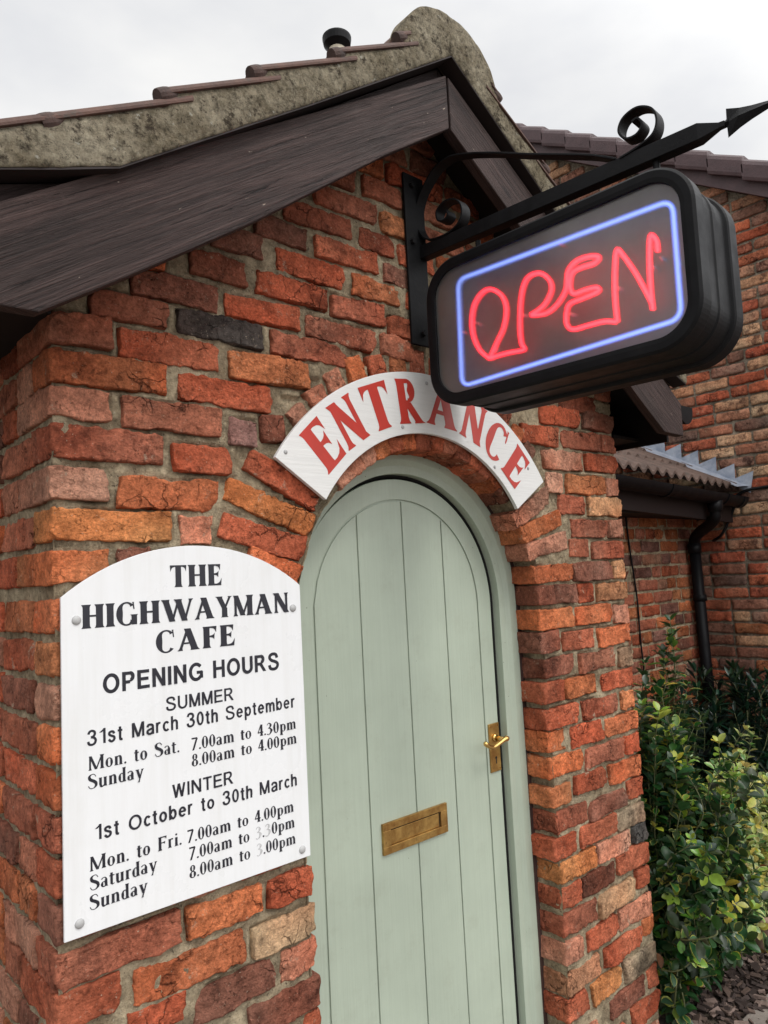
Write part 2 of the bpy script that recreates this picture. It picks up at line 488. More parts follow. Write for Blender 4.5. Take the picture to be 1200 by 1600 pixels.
def tile_mat(name, a, b, moss=0.5, rough=0.8):
    t = NT(name)
    c = t.mix(t.ramp(t.noise(14, 6, 0.65), [(0.35, 0.0), (0.66, 1.0)]), a, b)
    c = t.mix(t.math('MULTIPLY', t.ramp(t.noise(30, 6, 0.7, loc=(2, 2, 2)), [(0.56, 0.0), (0.68, 1.0)]), moss), c, (0.045, 0.04, 0.032))
    return t.fin(c, rough, t.bump(t.noise(90, 6, 0.7), 0.5, 0.006))
M['tile'] = tile_mat('weathered_clay_tile', (0.055, 0.028, 0.022), (0.115, 0.056, 0.040), 0.8)
M['tile_dark'] = tile_mat('dark_tile_end', (0.030, 0.017, 0.014), (0.075, 0.038, 0.029), 0.8)  # darker tile colour for the course ends
M['tile_lean'] = tile_mat('brown_interlocking_tile', (0.055, 0.033, 0.025), (0.11, 0.068, 0.052), 0.6)
M['tile_purple'] = tile_mat('plum_verge_tile', (0.052, 0.025, 0.028), (0.075, 0.038, 0.041), 0.15, 0.5)
M['lead'] = tile_mat('lead_sheet', (0.22, 0.255, 0.32), (0.38, 0.41, 0.47), 0.25, 0.5)
M['cream_pipe'] = paint_mat('cream_flue_pipe', (0.50, 0.44, 0.34), 0.5, 0.08, 0.1)

# ------------------------------------------------------------------ brickwork
PAL = {'R': (.315, .074, .036), 'O': (.43, .120, .048), 'OR': (.37, .100, .041), 'O2': (.46, .143, .050),
       'D': (.165, .060, .040), 'DR': (.245, .070, .040), 'B': (.042, .035, .034), 'P': (.36, .155, .100),
       'PR': (.31, .105, .062), 'T': (.36, .225, .13), 'TD': (.20, .135, .088), 'G': (.23, .125, .11),
       'OT': (.42, .185, .092), 'TR': (.34, .155, .085)}

PAL = {k: tuple(min(0.62, 0.94 * (c * 1.62) + 0.06 * m) for c, m in zip(v, (.46, .34, .22))) for k, v in PAL.items()}
_tmpl = {}
def brick_template(nx, ny, nz):
    key = (nx, ny, nz)
    if key in _tmpl:
        return _tmpl[key]
    idx = {}; pts = []; faces = []
    def vid(i, j, k):
        if (i, j, k) not in idx:
            idx[(i, j, k)] = len(pts); pts.append((i, j, k))
        return idx[(i, j, k)]
    for i in range(nx):
        for k in range(nz):
            faces.append((vid(i, 0, k), vid(i + 1, 0, k), vid(i + 1, 0, k + 1), vid(i, 0, k + 1)))
    for j in range(ny):
        for k in range(nz):
            faces.append((vid(0, j + 1, k), vid(0, j, k), vid(0, j, k + 1), vid(0, j + 1, k + 1)))
            faces.append((vid(nx, j, k), vid(nx, j + 1, k), vid(nx, j + 1, k + 1), vid(nx, j, k + 1)))
        for i in range(nx):
            faces.append((vid(i, j + 1, 0), vid(i + 1, j + 1, 0), vid(i + 1, j, 0), vid(i, j, 0)))
            faces.append((vid(i, j, nz), vid(i + 1, j, nz), vid(i + 1, j + 1, nz), vid(i, j + 1, nz)))
    p = np.array(pts, float)
    _tmpl[key] = (p, np.array(faces), key)
    return _tmpl[key]

class Wall:
    """brickwork and mortar of one wall in one mesh"""
    def __init__(self):
        self.V = []; self.F = []; self.C = []; self.MI = []; self.n = 0; self.seed = 0
    def push(self, v, f, c, mi):
        self.V.append(v); self.F.append(f + self.n); self.C.append(c); self.MI.append(np.full(len(f), mi)); self.n += len(v)
    def brick(self, o, ux, uy, uz, L, D, H, col, res=(26, 7, 9), rough=1.0, rad=0.0028, jit=1.0):
        """o: front lower left corner; ux along, uy into the wall, uz up"""
        self.seed += 1
        nx = max(4, int(res[0] * min(1.0, L / 0.22))) if res[0] > 6 else res[0]
        p, f, (a, b, c) = brick_template(nx, res[1], res[2])
        t = p / np.array([a, b, c])
        # pull the first and last rows of the grid towards the edges
        e = 0.55
        t = np.where(t < 0.5, 0.5 * (2 * t) ** (1 + 0.25 * e), 1 - 0.5 * (2 * (1 - t)) ** (1 + 0.25 * e))
        q = t * np.array([L, D, H])
        lo = np.array([rad, rad, rad]); hi = np.array([L - rad, 9, H - rad])
        inner = np.clip(q, lo, hi)
        d = q - inner
        n = np.linalg.norm(d, axis=1, keepdims=True)
        q = inner + np.where(n > 1e-9, d / np.maximum(n, 1e-9) * rad, 0)
        edge = (n[:, 0] > rad * 1.05).astype(float)
        w = q + self.seed * 3.731
        amp = rough * (1 + 0.6 * edge)
        for ax in range(3):
            k = 0.0026 if ax != 1 else 0.0030
            q[:, ax] += amp * (k * vnoise(w * 17, 3 + ax) + 0.0021 * vnoise(w * 62, 7 + ax) + 0.0016 * vnoise(w * 140, 13 + ax))
        # a chipped corner now and then
        for _ in range(random.choice((0, 0, 1, 1, 2)) if rough > 0.5 else 0):
            cc = np.array([random.choice((0, L)), 0, random.choice((0, H))]); rr = random.uniform(.012, .034)
            dd = np.linalg.norm(q - cc, axis=1)
            k = np.clip(1 - dd / rr, 0, 1) ** 1.5
            q += (np.array([L / 2, D * .3, H / 2]) - cc) / 0.12 * k[:, None] * 0.014
        th = R(random.uniform(-0.9, 0.9)) * jit
        x = q[:, 0] - L / 2; z = q[:, 2] - H / 2
        q[:, 0] = x * math.cos(th) - z * math.sin(th) + L / 2
        q[:, 2] = x * math.sin(th) + z * math.cos(th) + H / 2
        q[:, 1] += random.uniform(-0.003, 0.003) * jit + (q[:, 0] - L / 2) * random.uniform(-.02, .02) * jit
        o = np.array(o, float); ux = np.array(ux, float); uy = np.array(uy, float); uz = np.array(uz, float)
        v = o + q[:, :1] * ux + q[:, 1:2] * uy + q[:, 2:3] * uz
        cl = np.array(col) * random.uniform(0.86, 1.12) if jit else np.array(col)
        # a warm/dark drift along the brick
        g = vnoise(w * 7.0, 31)[:, None]
        g2 = vnoise(w * 13.0, 41)[:, None]
        cl = cl * (1 + 0.34 * g + 0.16 * g2) * (1 + np.array([0.0, 0.22, 0.30]) * vnoise(w * 9.0, 53)[:, None])
        ca = np.ones((len(v), 4)); ca[:, :3] = np.clip(cl, 0.005, 0.9)
        if np.dot(np.cross(ux, uy), uz) < 0:
            f = f[:, ::-1]
        self.push(v, f, ca, 0)
    def grid(self, o, ux, uy, uz, L, H, step, keep=None, snap=None, depth=0.009, amp=0.0042, seed=5, near=None):
        """mortar face: a displaced grid set back by depth"""
        nx = max(2, int(round(L / step))); nz = max(2, int(round(H / step)))
        gx, gz = np.meshgrid(np.linspace(0, L, nx + 1), np.linspace(0, H, nz + 1), indexing='ij')
        x = gx.ravel(); z = gz.ravel()
        if snap is not None:
            x, z = snap(x, z)
        w = np.stack([x, np.zeros_like(x), z], 1) + seed
        y = depth + amp * fbm(w * 16, seed, 3)
        if near is not None:
            y = y + near(x, z, w)
        o = np.array(o, float); ux = np.array(ux, float); uy = np.array(uy, float); uz = np.array(uz, float)
        v = o + x[:, None] * ux + y[:, None] * uy + z[:, None] * uz
        I = np.arange((nx + 1) * (nz + 1)).reshape(nx + 1, nz + 1)
        f = np.stack([I[:-1, :-1].ravel(), I[1:, :-1].ravel(), I[1:, 1:].ravel(), I[:-1, 1:].ravel()], 1)
        if keep is not None:
            cx = gx[:-1, :-1].ravel() + L / nx / 2; cz = gz[:-1, :-1].ravel() + H / nz / 2
            f = f[keep(cx, cz)]
        if np.dot(np.cross(ux, uy), uz) < 0:
            f = f[:, ::-1]
        self.push(v, f, np.ones((len(v), 4)), 1)
    def ribbon(self, a, b):
        """mortar strip between two rows of points"""
        a = np.array(a); b = np.array(b); m = len(a)
        f = np.array([(i, i + 1, m + i + 1, m + i) for i in range(m - 1)])
        self.push(np.concatenate([a, b]), f, np.ones((2 * m, 4)), 1)
    def build(self, name, mats, parent):
        v = np.concatenate(self.V); f = np.concatenate(self.F).tolist(); c = np.concatenate(self.C)
        mi = np.concatenate(self.MI)
        # drop unused mortar points is not needed; smooth shading with bump
        return mesh_obj(name, v, f, mats, parent, True, mi, None, c)

CX = 0.99                                     # gable centre line
OCX, OR_, OZ = 1.012, 0.457, 1.525             # doorway arch: centre x, radius, springing height
def in_open(x, z, grow=0.0):
    r = OR_ + grow
    return ((np.abs(x - OCX) < r) & (z < OZ)) | ((x - OCX) ** 2 + (z - OZ) ** 2 < r * r)
def gable_top(x):
    return 2.965 - 0.66 * np.abs(x - CX)

TABLE = "2698 818 958 PR;2620 646 859 DR;2613 872 982 O;2552 555 765 DR;2542 792 919 DR;2534 935 1080 R;2485 470 620 D;2480 646 855 R;2466 879 1025 D;2426 351 489 D;2412 526 737 R;2408 763 931 OR;2406 954 1148 R;2350 301 437 DR;2340 466 676 R;2337 691 869 DR;2316 885 1014 R;2272 166 360 D;2270 382 588 R;2261 609 834 DR;2256 854 973 PR;2210 80 241 DR;2208 1669 1880 DR;2204 264 480 B;2200 502 725 DR;2154 1798 2017 D;2149 1544 1775 R;2145 12 121 PR;2136 137 361 R;2131 385 610 O;2077 1911 2019 DR;2075 1653 1896 DR;2072 1436 1636 R;2068 7 238 OR;2060 260 492 R;2000 1792 2019 R;1997 0 115 P;1996 1548 1766 P;1991 140 365 PR;1974 379 453 G;1919 -1 227 DR;1918 1916 2024 P;1916 1549 1641 P;1916 1667 1904 O;1905 245 382 R;1844 1612 1760 DR;1842 1789 2025 OT;1840 -1 111 P;1826 129 352 OR;1764 1673 1894 DR;1764 1909 2017 P;1758 -2 241 O2;1752 259 332 P;1698 1654 1769 PR;1688 1793 2017 DR;1682 126 191 D;1680 -3 110 O;1616 1668 1909 D;1614 1919 2022 OT;1547 1462 1680 D;1544 1693 1790 R;1540 1811 2020 OT;1470 1457 1645 O;1467 1671 1882 OR;1457 1901 2012 P;1400 1456 1559 D;1390 1587 1765 PR;1386 1795 2015 OR;1316 1473 1637 D;1311 1672 1878 PR;1304 1907 2008 TD;1242 1457 1567 R;1240 1581 1754 O;1232 1787 2016 R;1159 1462 1637 R;1156 1668 1878 DR;1154 1904 2005 O;1090 1461 1556 O;1082 1585 1765 R;1078 1786 2006 OR;1010 1467 1646 O;1000 1661 1891 DR;1000 1905 2004 R;960 -2 235 DR;959 253 427 O;955 442 557 R;930 1594 1776 R;922 1461 1568 O;922 1793 2006 OR;891 -7 117 R;877 144 380 OR;870 398 560 T;845 1899 2009 R;842 1476 1655 DR;832 1663 1892 D;813 129 241 R;799 465 560 PR;797 264 451 D;768 1458 1573 R;767 1602 1805 R;758 1817 2017 TD;717 386 564 D;692 1478 1674 O2;690 1693 1895 P;690 1915 2027 B;648 519 564 R;622 1794 2024 R;616 1478 1579 R;615 1595 1782 D;542 1912 2018 R;535 1478 1661 DR;530 1679 1896 T;456 1472 1569 P;450 1594 1772 R;447 1791 2027 P;379 1922 2027 O;364 1687 1914 R;364 1477 1658 TR;294 1467 1576 R;287 1605 1772 O2;284 1795 2015 TD;209 1925 2019 R;204 1695 1913 D;127 1819 2026 R"
BR = []
for s in TABLE.split(';'):
    z, a, b, c = s.split()
    BR.append((int(z) / 1000, int(a) / 1000, int(b) / 1000, c))

porch = thing('brick_porch', 'red brick gabled porch with dark timber bargeboards and a sage green arched doorway', 'porch', (0.0, 0.0, 0.0))

X_, Y_, Z_ = (1, 0, 0), (0, 1, 0), (0, 0, 1)
front = Wall()
rects = []
def overlaps(x0, x1, z0, z1, m=0.004):
    for (a, b, c, d) in rects:
        if x0 < b + m and x1 > a - m and z0 < d + m and z1 > c - m:
            return True
    return False
HB = 0.0635
corner_rows = []
for (z, a, b, c) in BR:
    h = HB + random.uniform(-.002, .003)
    if z > 2.17 and a < 1.1: h = 0.058
    lcorner = a < 0.02
    rcorner = b > 1.985
    if lcorner: a = 0.0
    if rcorner: b = 1.995
    dep = 0.105
    if lcorner and (b - a) < 0.17: dep = 0.215
    if rcorner and (b - a) < 0.17: dep = 0.215
    front.brick((a, 0, z - h / 2), X_, Y_, Z_, b - a, dep, h, PAL[c], res=(42, 12 if (lcorner or 1.42 < a < 1.5) else 5, 14))
    rects.append((a, b, z - h / 2, z + h / 2))
    if lcorner: corner_rows.append((z, h, dep))
# arch ring: radial bricks round the doorway head
VO = [((.428, 1.915), (.617, 1.821), 'R'), ((.369, 1.843), (.600, 1.761), 'O2'), ((.355, 1.762), (.570, 1.703), 'R'), ((.417, 1.688), (.556, 1.639), 'OR'),
      ((1.369, 1.782), (1.557, 1.878), 'P'), ((1.399, 1.738), (1.613, 1.801), 'O'), ((1.423, 1.686), (1.640, 1.726), 'P'), ((1.447, 1.615), (1.660, 1.617), 'OR')]
for k, a in enumerate(np.linspace(131, 47, 14)):
    ca, sa = math.cos(R(a)), math.sin(R(a))
    ro = 0.660 + 0.068 * sa ** 2 + random.uniform(-.014, .014)
    p_in = (OCX + (OR_ - .003) * ca, OZ + (OR_ - .003) * sa); p_out = (OCX + ro * ca, OZ + ro * sa)
    cc = ['P', 'PR', 'P', 'O', 'R', 'OR', 'DR', 'R', 'PR', 'DR', 'R', 'DR', 'OR', 'D'][k]
    VO.append((p_in, p_out, cc) if ca > 0 else (p_out, p_in, cc))
for (p, q, c) in VO:
    p = np.array(p); q = np.array(q)
    L = np.linalg.norm(q - p); u = (q - p) / L
    ux = (u[0], 0, u[1]); uz = (-u[1], 0, u[0])
    h = 0.056
    o = (p[0] - uz[0] * h / 2, -0.002, p[1] - uz[2] * h / 2)
    front.brick(o, ux, Y_, uz, L, 0.11, h, PAL[c], res=(40, 10, 13), jit=0.6)
    n = 7
    for t in np.linspace(0, 1, n):
        m = p + (q - p) * t
        rects.append((m[0] - .026, m[0] + .026, m[1] - .026, m[1] + .026))
# the rest of the courses
rows = [2.905, 2.838, 2.770, 2.698, 2.618, 2.545, 2.478, 2.410, 2.338, 2.268, 2.205, 2.140, 2.068] + [1.99 - .078 * k - (0.0 if k < 5 else 0.013) for k in range(0, 26)]
cols_r = ['R', 'R', 'OR', 'DR', 'DR', 'PR', 'D', 'O', 'P']
for ri, z in enumerate(rows):
    h = HB if z < 2.17 else 0.058
    x = 0.0 if ri % 2 else 0.0
    first = True
    while x < 1.99:
        L = 0.225 if (ri % 2 == 0 or not first) else 0.108
        if not first and random.random() < 0.2: L = 0.11
        first = False
        placed = False
        for LL in (L, 0.15, 0.105, 0.06):
            x1 = min(x + LL, 1.995)
            if x1 - x < 0.04: break
            mx = np.array([x, (x + x1) / 2, x1])
            if np.any(gable_top(mx) < z - 0.02) or np.any(in_open(mx, np.full(3, z - h / 2), 0.0)) or np.any(in_open(mx, np.full(3, z + h / 2), 0.0)):
                continue
            if overlaps(x, x1, z - h / 2, z + h / 2): continue
            jamb = abs(x1 - (OCX - OR_)) < .03 or abs(x - (OCX + OR_)) < .03
            front.brick((x, 0, z - h / 2), X_, Y_, Z_, x1 - x, 0.105, h, PAL[random.choice(cols_r)], res=(20, 6, 7))
            rects.append((x, x1, z - h / 2, z + h / 2))
            if x < 0.01: corner_rows.append((z, h, 0.105))
            x = x1 + 0.013; placed = True
            break
        if not placed:
            x += 0.012
def keep_front(cx, cz):
    return (~in_open(cx, cz, 0.008)) & (cz < gable_top(cx) + .03)
def snap_front(x, z):
    x = x.copy(); z = z.copy()
    m = in_open(x, z, 0.012)
    up = m & (z > OZ)
    a = np.arctan2(z - OZ, x - OCX); rr = OR_ + 0.012
    x = np.where(up, OCX + rr * np.cos(a), x); z = np.where(up, OZ + rr * np.sin(a), z)
    lo = m & ~up
    x = np.where(lo, OCX + rr * np.sign(x - OCX), x)
    return x, z
def near_front(x, z, w):
    """the pointing has shrunk back from some brick edges, and is smeared proud elsewhere"""
    d = np.full(len(x), 0.05)
    xo = x + 0.007
    for (a, b_, c_, e) in rects:
        m = np.where((xo > a - .02) & (xo < b_ + .02) & (z > c_ - .02) & (z < e + .02))[0]
        dx = np.maximum(np.maximum(a - xo[m], xo[m] - b_), 0); dz = np.maximum(np.maximum(c_ - z[m], z[m] - e), 0)
        d[m] = np.minimum(d[m], np.hypot(dx, dz))
    k = np.clip(1 - d / 0.0065, 0, 1)
    return k * 0.012 * np.clip(0.25 + 1.3 * fbm(w * 9, 77, 2), 0, 1)
front.grid((0.007, 0, 0), X_, Y_, Z_, 1.981, 2.98, 0.0052, keep_front, snap_front, 0.0075, 0.0045, 5, near_front)
# mortar of the reveal
path = [(OCX - OR_ - .0125, z) for z in np.linspace(0, OZ, 60)] + [(OCX + (OR_ + .0125) * math.cos(t), OZ + (OR_ + .0125) * math.sin(t)) for t in np.linspace(math.pi, 0, 60)[1:-1]] + [(OCX + OR_ + .0125, z) for z in np.linspace(OZ, 0, 60)]
front.ribbon([(x, 0.003, z) for x, z in path], [(x, 0.20, z) for x, z in path])
front.build('front_wall', [M['brick'], M['mortar']], porch)

# left side wall (faces -X): runs back from the corner
left = Wall()
side_cols = ['R', 'R', 'OR', 'DR', 'O', 'PR', 'D', 'P']
corner_rows.sort()
for (z, h, dep) in corner_rows:
    y = dep + 0.013
    if z > 2.25: continue
    k = 0
    while y < 2.55:
        L = 0.222
        if k == 0 and dep > 0.15: L = random.choice((0.108, 0.222))
        if random.random() < 0.18: L = 0.108
        L = min(L, 2.6 - y)
        hi = y < 0.8
        left.brick((0, y + L, z - h / 2), (0, -1, 0), (1, 0, 0), Z_, L, 0.1, h, PAL[random.choice(side_cols)], res=(24, 3, 9) if hi else (6, 1, 3))
        y += L + 0.013; k += 1
left.grid((0, 0.75, 0.0), (0, -1, 0), (1, 0, 0), Z_, 0.742, 2.3, 0.011, None, None, 0.0095, 0.0050, 9)
left.grid((0, 2.6, 0.0), (0, -1, 0), (1, 0, 0), Z_, 1.85, 2.3, 0.05, None, None, 0.0095, 0.003, 9)
left.build('side_wall', [M['brick'], M['mortar']], porch)
right = Wall()
for k in range(-3, 25):
    z = 1.99 - .078 * k; y = 0.118 if k % 2 else 0.23
    while y < 0.80:
        L = min(0.222, 0.80 - y)
        if L > .04: right.brick((1.995, y, z - HB / 2), Y_, (-1, 0, 0), Z_, L, 0.1, HB, PAL[random.choice(side_cols)], res=(8, 2, 3))
        y += L + 0.013
right.grid((1.995, 0.008, 0), Y_, (-1, 0, 0), Z_, 0.79, 2.3, 0.03, None, None, 0.0095, 0.003, 3)
right.build('side_wall', [M['brick'], M['mortar']], porch)

# ------------------------------------------------------------------ porch roof
def board(name, poly, y0, y1, mat, parent, udir=None, seed=0.0):
    """a timber board: polygon in X,Z extruded in Y, its grain along udir"""
    poly = [Vector((p[0], 0, p[1])) for p in poly]
    n = len(poly)
    V = [(p.x, y0, p.z) for p in poly] + [(p.x, y1, p.z) for p in poly]
    F = [tuple(range(n)), tuple(range(2 * n - 1, n - 1, -1))]
    for i in range(n):
        j = (i + 1) % n
        F.append((j, i, n + i, n + j))
    u = Vector((udir[0], 0, udir[1])).normalized(); w = Vector((-u.z, 0, u.x))
    UV = [(Vector(p).dot(u) + seed, Vector((p[0], 0, p[2])).dot(w) + (0.0 if i < n else 0.03) + seed) for i, p in enumerate(V)]
    o = mesh_obj(name, V, F, mat, parent, False, None, UV)
    bm = bmesh.new(); bm.from_mesh(o.data); bmesh.ops.recalc_face_normals(bm, faces=bm.faces); bm.to_mesh(o.data); bm.free()
    md = o.modifiers.new('bevel', 'BEVEL'); md.width = 0.003; md.segments = 2; md.limit_method = 'ANGLE'; md.angle_limit = R(40)
    return o
def mir(poly):
    return [(2 * CX - x, z) for x, z in poly][::-1]
YB = -0.17
SM = CX - 0.003                                # mitre line
b_poly = [(SM, 2.990), (0.36, 2.588), (-0.13, 2.272), (-0.21, 2.220), (-0.21, 2.098), (-0.067, 2.100), (0.086, 2.199), (0.363, 2.387), (0.739, 2.668), (SM, 2.836)]
board('bargeboard', b_poly, YB, YB + 0.032, M['wood'], porch, (1, 0.65))
board('bargeboard', mir([(x - 0.003 if x > 0.9 else x, z) for x, z in b_poly]), YB + 0.001, YB + 0.033, M['wood'], porch, (1, -0.65), 3.3)
# backing board behind the bargeboards, up to the underside of the tiles
ver_bot = [(CX, 3.036), (0.50, 2.691), (0.066, 2.392), (-0.033, 2.355), (-0.215, 2.292)]
inf = [(CX, 3.03), (0.50, 2.685), (0.066, 2.39), (-0.033, 2.352), (-0.205, 2.292), (-0.205, 2.11), (-0.1, 2.25), (0.36, 2.53), (CX, 2.93)]
board('backing_board', inf, YB + 0.033, YB + 0.055, M['wood_plain'], porch, (1, 0.65), 1.2)
board('backing_board', mir(inf), YB + 0.034, YB + 0.055, M['wood_plain'], porch, (1, -0.65), 2.2)
# sloping soffit: boards under the roof, both sides, set over the walls
def slab(name, pts, y0, y1, th, mat):
    for sgn in (0, 1):
        mb = MB()
        P = [(x, z) for x, z in pts]
        poly = P + [(x, z - th) for x, z in P[::-1]]
        if sgn: poly = mir(poly)
        mb.prism([(x, y0, z) for x, z in poly], (0, y1 - y0, 0))
        mb.build(name, mat, porch)
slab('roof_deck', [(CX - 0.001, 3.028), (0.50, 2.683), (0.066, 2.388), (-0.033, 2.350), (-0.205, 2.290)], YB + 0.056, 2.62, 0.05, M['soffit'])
for sgn in (0, 1):                              # flat eaves soffit and wall plate
    mb = MB()
    x0, x1 = (-0.19, 0.004) if not sgn else (1.991, 2 * CX + 0.19)
    zs_ = 2.104 if sgn else 2.165
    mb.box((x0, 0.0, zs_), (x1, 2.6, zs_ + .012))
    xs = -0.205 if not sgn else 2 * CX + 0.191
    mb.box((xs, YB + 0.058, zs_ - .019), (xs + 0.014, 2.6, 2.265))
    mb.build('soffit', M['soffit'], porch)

# mortar verge fillets with stepped tile courses over them
TXS = [-0.265, -0.060, 0.152, 0.360, 0.582, 0.795]
TZS = [2.318, 2.430, 2.568, 2.708, 2.853, 2.998]
def tile_top(x):
    for i in range(len(TXS) - 1, -1, -1):
        if x >= TXS[i] + 0.012 or i == 0:
            s_ = 0.545 if i < 5 else 0.62
            return TZS[i] + s_ * (x - TXS[i]) - 0.004
def bot_line(x):
    for (xa, za), (xb, zb) in zip(ver_bot[::-1][:-1], ver_bot[::-1][1:]):
        if xa <= x <= xb + 1e-6:
            return za + (zb - za) * (x - xa) / (xb - xa)
    return ver_bot[0][1]
def ridge_line(x):
    # mortar-filled end of the ridge tile
    d = abs(x - CX + 0.01)
    return 2.985 + 0.165 * math.sqrt(max(0.0, 1 - (d / 0.175) ** 2)) if d < 0.175 else 0.0
YV0, YV1 = -0.197, -0.137
xs_ = np.linspace(-0.215, 2 * CX + 0.215, 330)
nz_ = 20
V = []
for x in xs_:
    xm = min(x, 2 * CX - x)
    zt = min(tile_top(xm), 3.075); zt = max(zt, ridge_line(xm)); zb = bot_line(xm)
    for k_ in range(nz_ + 1):
        V.append([x, YV0 + 0.004 * (2 * k_ / nz_ - 1) ** 4, zb + (zt - zb) * k_ / nz_])
V = np.array(V)
V[:, 1] += 0.0017 * fbm(V * 24, 21, 4)
V[:, 2] += 0.0010 * vnoise(V * np.array([60, 0, 0]) , 5)
W_ = V.copy(); W_[:, 1] = YV1
n0 = len(V); m_ = nz_ + 1; F = []
for i in range(len(xs_) - 1):
    for k_ in range(nz_):
        a = i * m_ + k_
        F.append((a, a + m_, a + m_ + 1, a + 1))
    t_ = i * m_ + nz_
    F.append((t_, t_ + m_, n0 + t_ + m_, n0 + t_))
    b_ = i * m_
    F.append((b_ + m_, b_, n0 + b_, n0 + b_ + m_))
for i in (0, len(xs_) - 1):
    for k_ in range(nz_):
        a = i * m_ + k_
        F.append((a, a + 1, n0 + a + 1, n0 + a))
mesh_obj('verge_mortar', np.concatenate([V, W_]), F, M['verge'], porch, True)
# thin slate undercloak under the fillet
for sgn in (0, 1):
    P_ = [(x, z) for x, z in ver_bot]
    poly = [(x, z - 0.0005) for x, z in P_] + [(x, z - 0.0045) for x, z in P_[::-1]]
    if sgn: poly = mir(poly)
    mb = MB(); mb.prism([(x, YV0 + 0.005, z) for x, z in poly], (0, 0.05, 0))
    mb.build('undercloak', M['wood_plain'], porch)
# tile courses: a slab per course with a rolled edge over the verge
def tiles(sgn):
    mb = MB()
    for i in range(6):
        xa = TXS[i] - 0.004; xb = (TXS[i + 1] + 0.06) if i < 5 else CX - 0.16
        if i == 0: xa = -0.225
        za = TZS[i] + (xa - TXS[i]) * 0.545; sl_ = 0.545 if i < 5 else 0.60
        zb = za + sl_ * (xb - xa)
        prof = [(-0.186, -0.006), (-0.2003, -0.004), (-0.2005, 0.001), (-0.196, 0.009), (-0.188, 0.014), (-0.176, 0.015), (-0.162, 0.008), (-0.150, -0.008), (-0.130, -0.018)]
        y = -0.13
        while y < 2.5:
            prof += [(y + 0.05, -0.018), (y + 0.16, -0.018), (y + 0.19, 0.010), (y + 0.22, 0.010), (y + 0.25, -0.018)]
            y += 0.25
        prof = prof + [(prof[-1][0], -0.040), (-0.186, -0.040)]
        a = [(xa, py, za + pz) for py, pz in prof]; b = [(xb, py, zb + pz) for py, pz in prof]
        n = len(prof)
        F = [(k, (k + 1) % n, n + (k + 1) % n, n + k) for k in range(n)] + [tuple(range(n)), tuple(range(2 * n - 1, n - 1, -1))]
        V = a + b
        if sgn: V = [(2 * CX - x, y_, z_) for x, y_, z_ in V]
        mb.add(V, F)
    for i in range(1, 6):                        # rounded lip at the lower end of each course
        x0 = TXS[i] - 0.012
        P_ = []
        for k in range(7):
            s_ = k / 6 * 0.040
            P_.append((x0 + s_ + .004, -0.1845, TZS[i] - 0.003 + 0.545 * (s_ - .008)))
        if sgn: P_ = [(2 * CX - x, y_, z_) for x, y_, z_ in P_]
        mb.tube(P_, [0.0150, 0.0165, 0.0170, 0.0165, 0.0150, 0.012, 0.008], 14, 1)
    return mb.build('roof_tiles', [M['tile'], M['tile_dark']], porch)
tiles(0); tiles(1)
rmb = MB()                                      # ridge tiles running back
for k in range(6):
    y0 = YV0 + 0.03 + k * 0.45; y1 = y0 + 0.46
    prof = [(CX - 0.01 + 0.165 * math.cos(t), 2.985 + 0.15 * math.sin(t)) for t in np.linspace(-0.15, math.pi + 0.15, 17)]
    prof += [(x * 0.9 + 0.1 * (CX - .035), z - 0.02) for x, z in prof[::-1]]
    rmb.prism([(x, y0, z + 0.004 * (k % 2)) for x, z in prof], (0, y1 - y0, 0))
rmb.build('ridge_tile', M['tile'], porch, True)
# eaves gutter at the right of the porch, its end cap seen under the verge
for gx in (2 * CX + 0.315, -0.315):
    g = MB()
    prof = [(gx + 0.052 * math.cos(t), 2.215 + 0.052 * math.sin(t)) for t in np.linspace(math.pi, 2 * math.pi, 13)]
    prof = [(gx - 0.052, 2.228)] + prof + [(gx + 0.052, 2.228), (gx + 0.048, 2.228)] + [(gx + 0.047 * math.cos(t), 2.217 + 0.047 * math.sin(t)) for t in np.linspace(2 * math.pi, math.pi, 13)] + [(gx - 0.048, 2.228)]
    g.prism([(x, -0.13, z) for x, z in prof], (0, 2.7, 0))
    cap = [(gx + 0.055 * math.cos(t), 2.215 + 0.055 * math.sin(t)) for t in np.linspace(math.pi, 2 * math.pi, 13)]
    cap = [(gx - .055, 2.23)] + cap + [(gx + .055, 2.23)]
    g.prism([(x, -0.136, z) for x, z in cap], (0, 0.008, 0))
    g.build('gutter', M['pvc'], porch, False)

# ------------------------------------------------------------------ door
DX, DZ = 0.997, 1.533                           # door centre line, springing
def arch_pts(r, n=40, z0=0.02):
    return [(DX - r, z0)] + [(DX + r * math.cos(t), DZ + r * math.sin(t)) for t in np.linspace(math.pi, 0, n)] + [(DX + r, z0)]
def arch_sweep(name, prof, mat, parent, bevel=0.0015, z0=0.0):
    """prof: closed list of (radius, y) swept round the arch"""
    n = 48
    cols = []
    for (r, y) in prof:
        pts = arch_pts(r, n, z0)
        cols.append([(x, y, z) for x, z in pts])
    m = len(cols[0]); k = len(prof)
    V = [p for c in cols for p in c]
    F = []
    for i in range(k):
        j = (i + 1) % k
        for a in range(m - 1):
            F.append((i * m + a, i * m + a + 1, j * m + a + 1, j * m + a))
    F.append(tuple(i * m for i in range(k))); F.append(tuple(i * m + m - 1 for i in range(k))[::-1])
    mb = MB(); mb.add(V, F)
    return mb.build(name, mat, parent, False, bevel)
frame = arch_sweep('door_frame', [(0.462, 0.087), (0.432, 0.089), (0.416, 0.098), (0.393, 0.100), (0.393, 0.19), (0.462, 0.19)], M['sage'], porch)
arch_sweep('frame_edge', [(0.53, 0.091), (0.4625, 0.089), (0.4625, 0.19), (0.53, 0.19)], M['jamb'], porch)
YD = 0.125
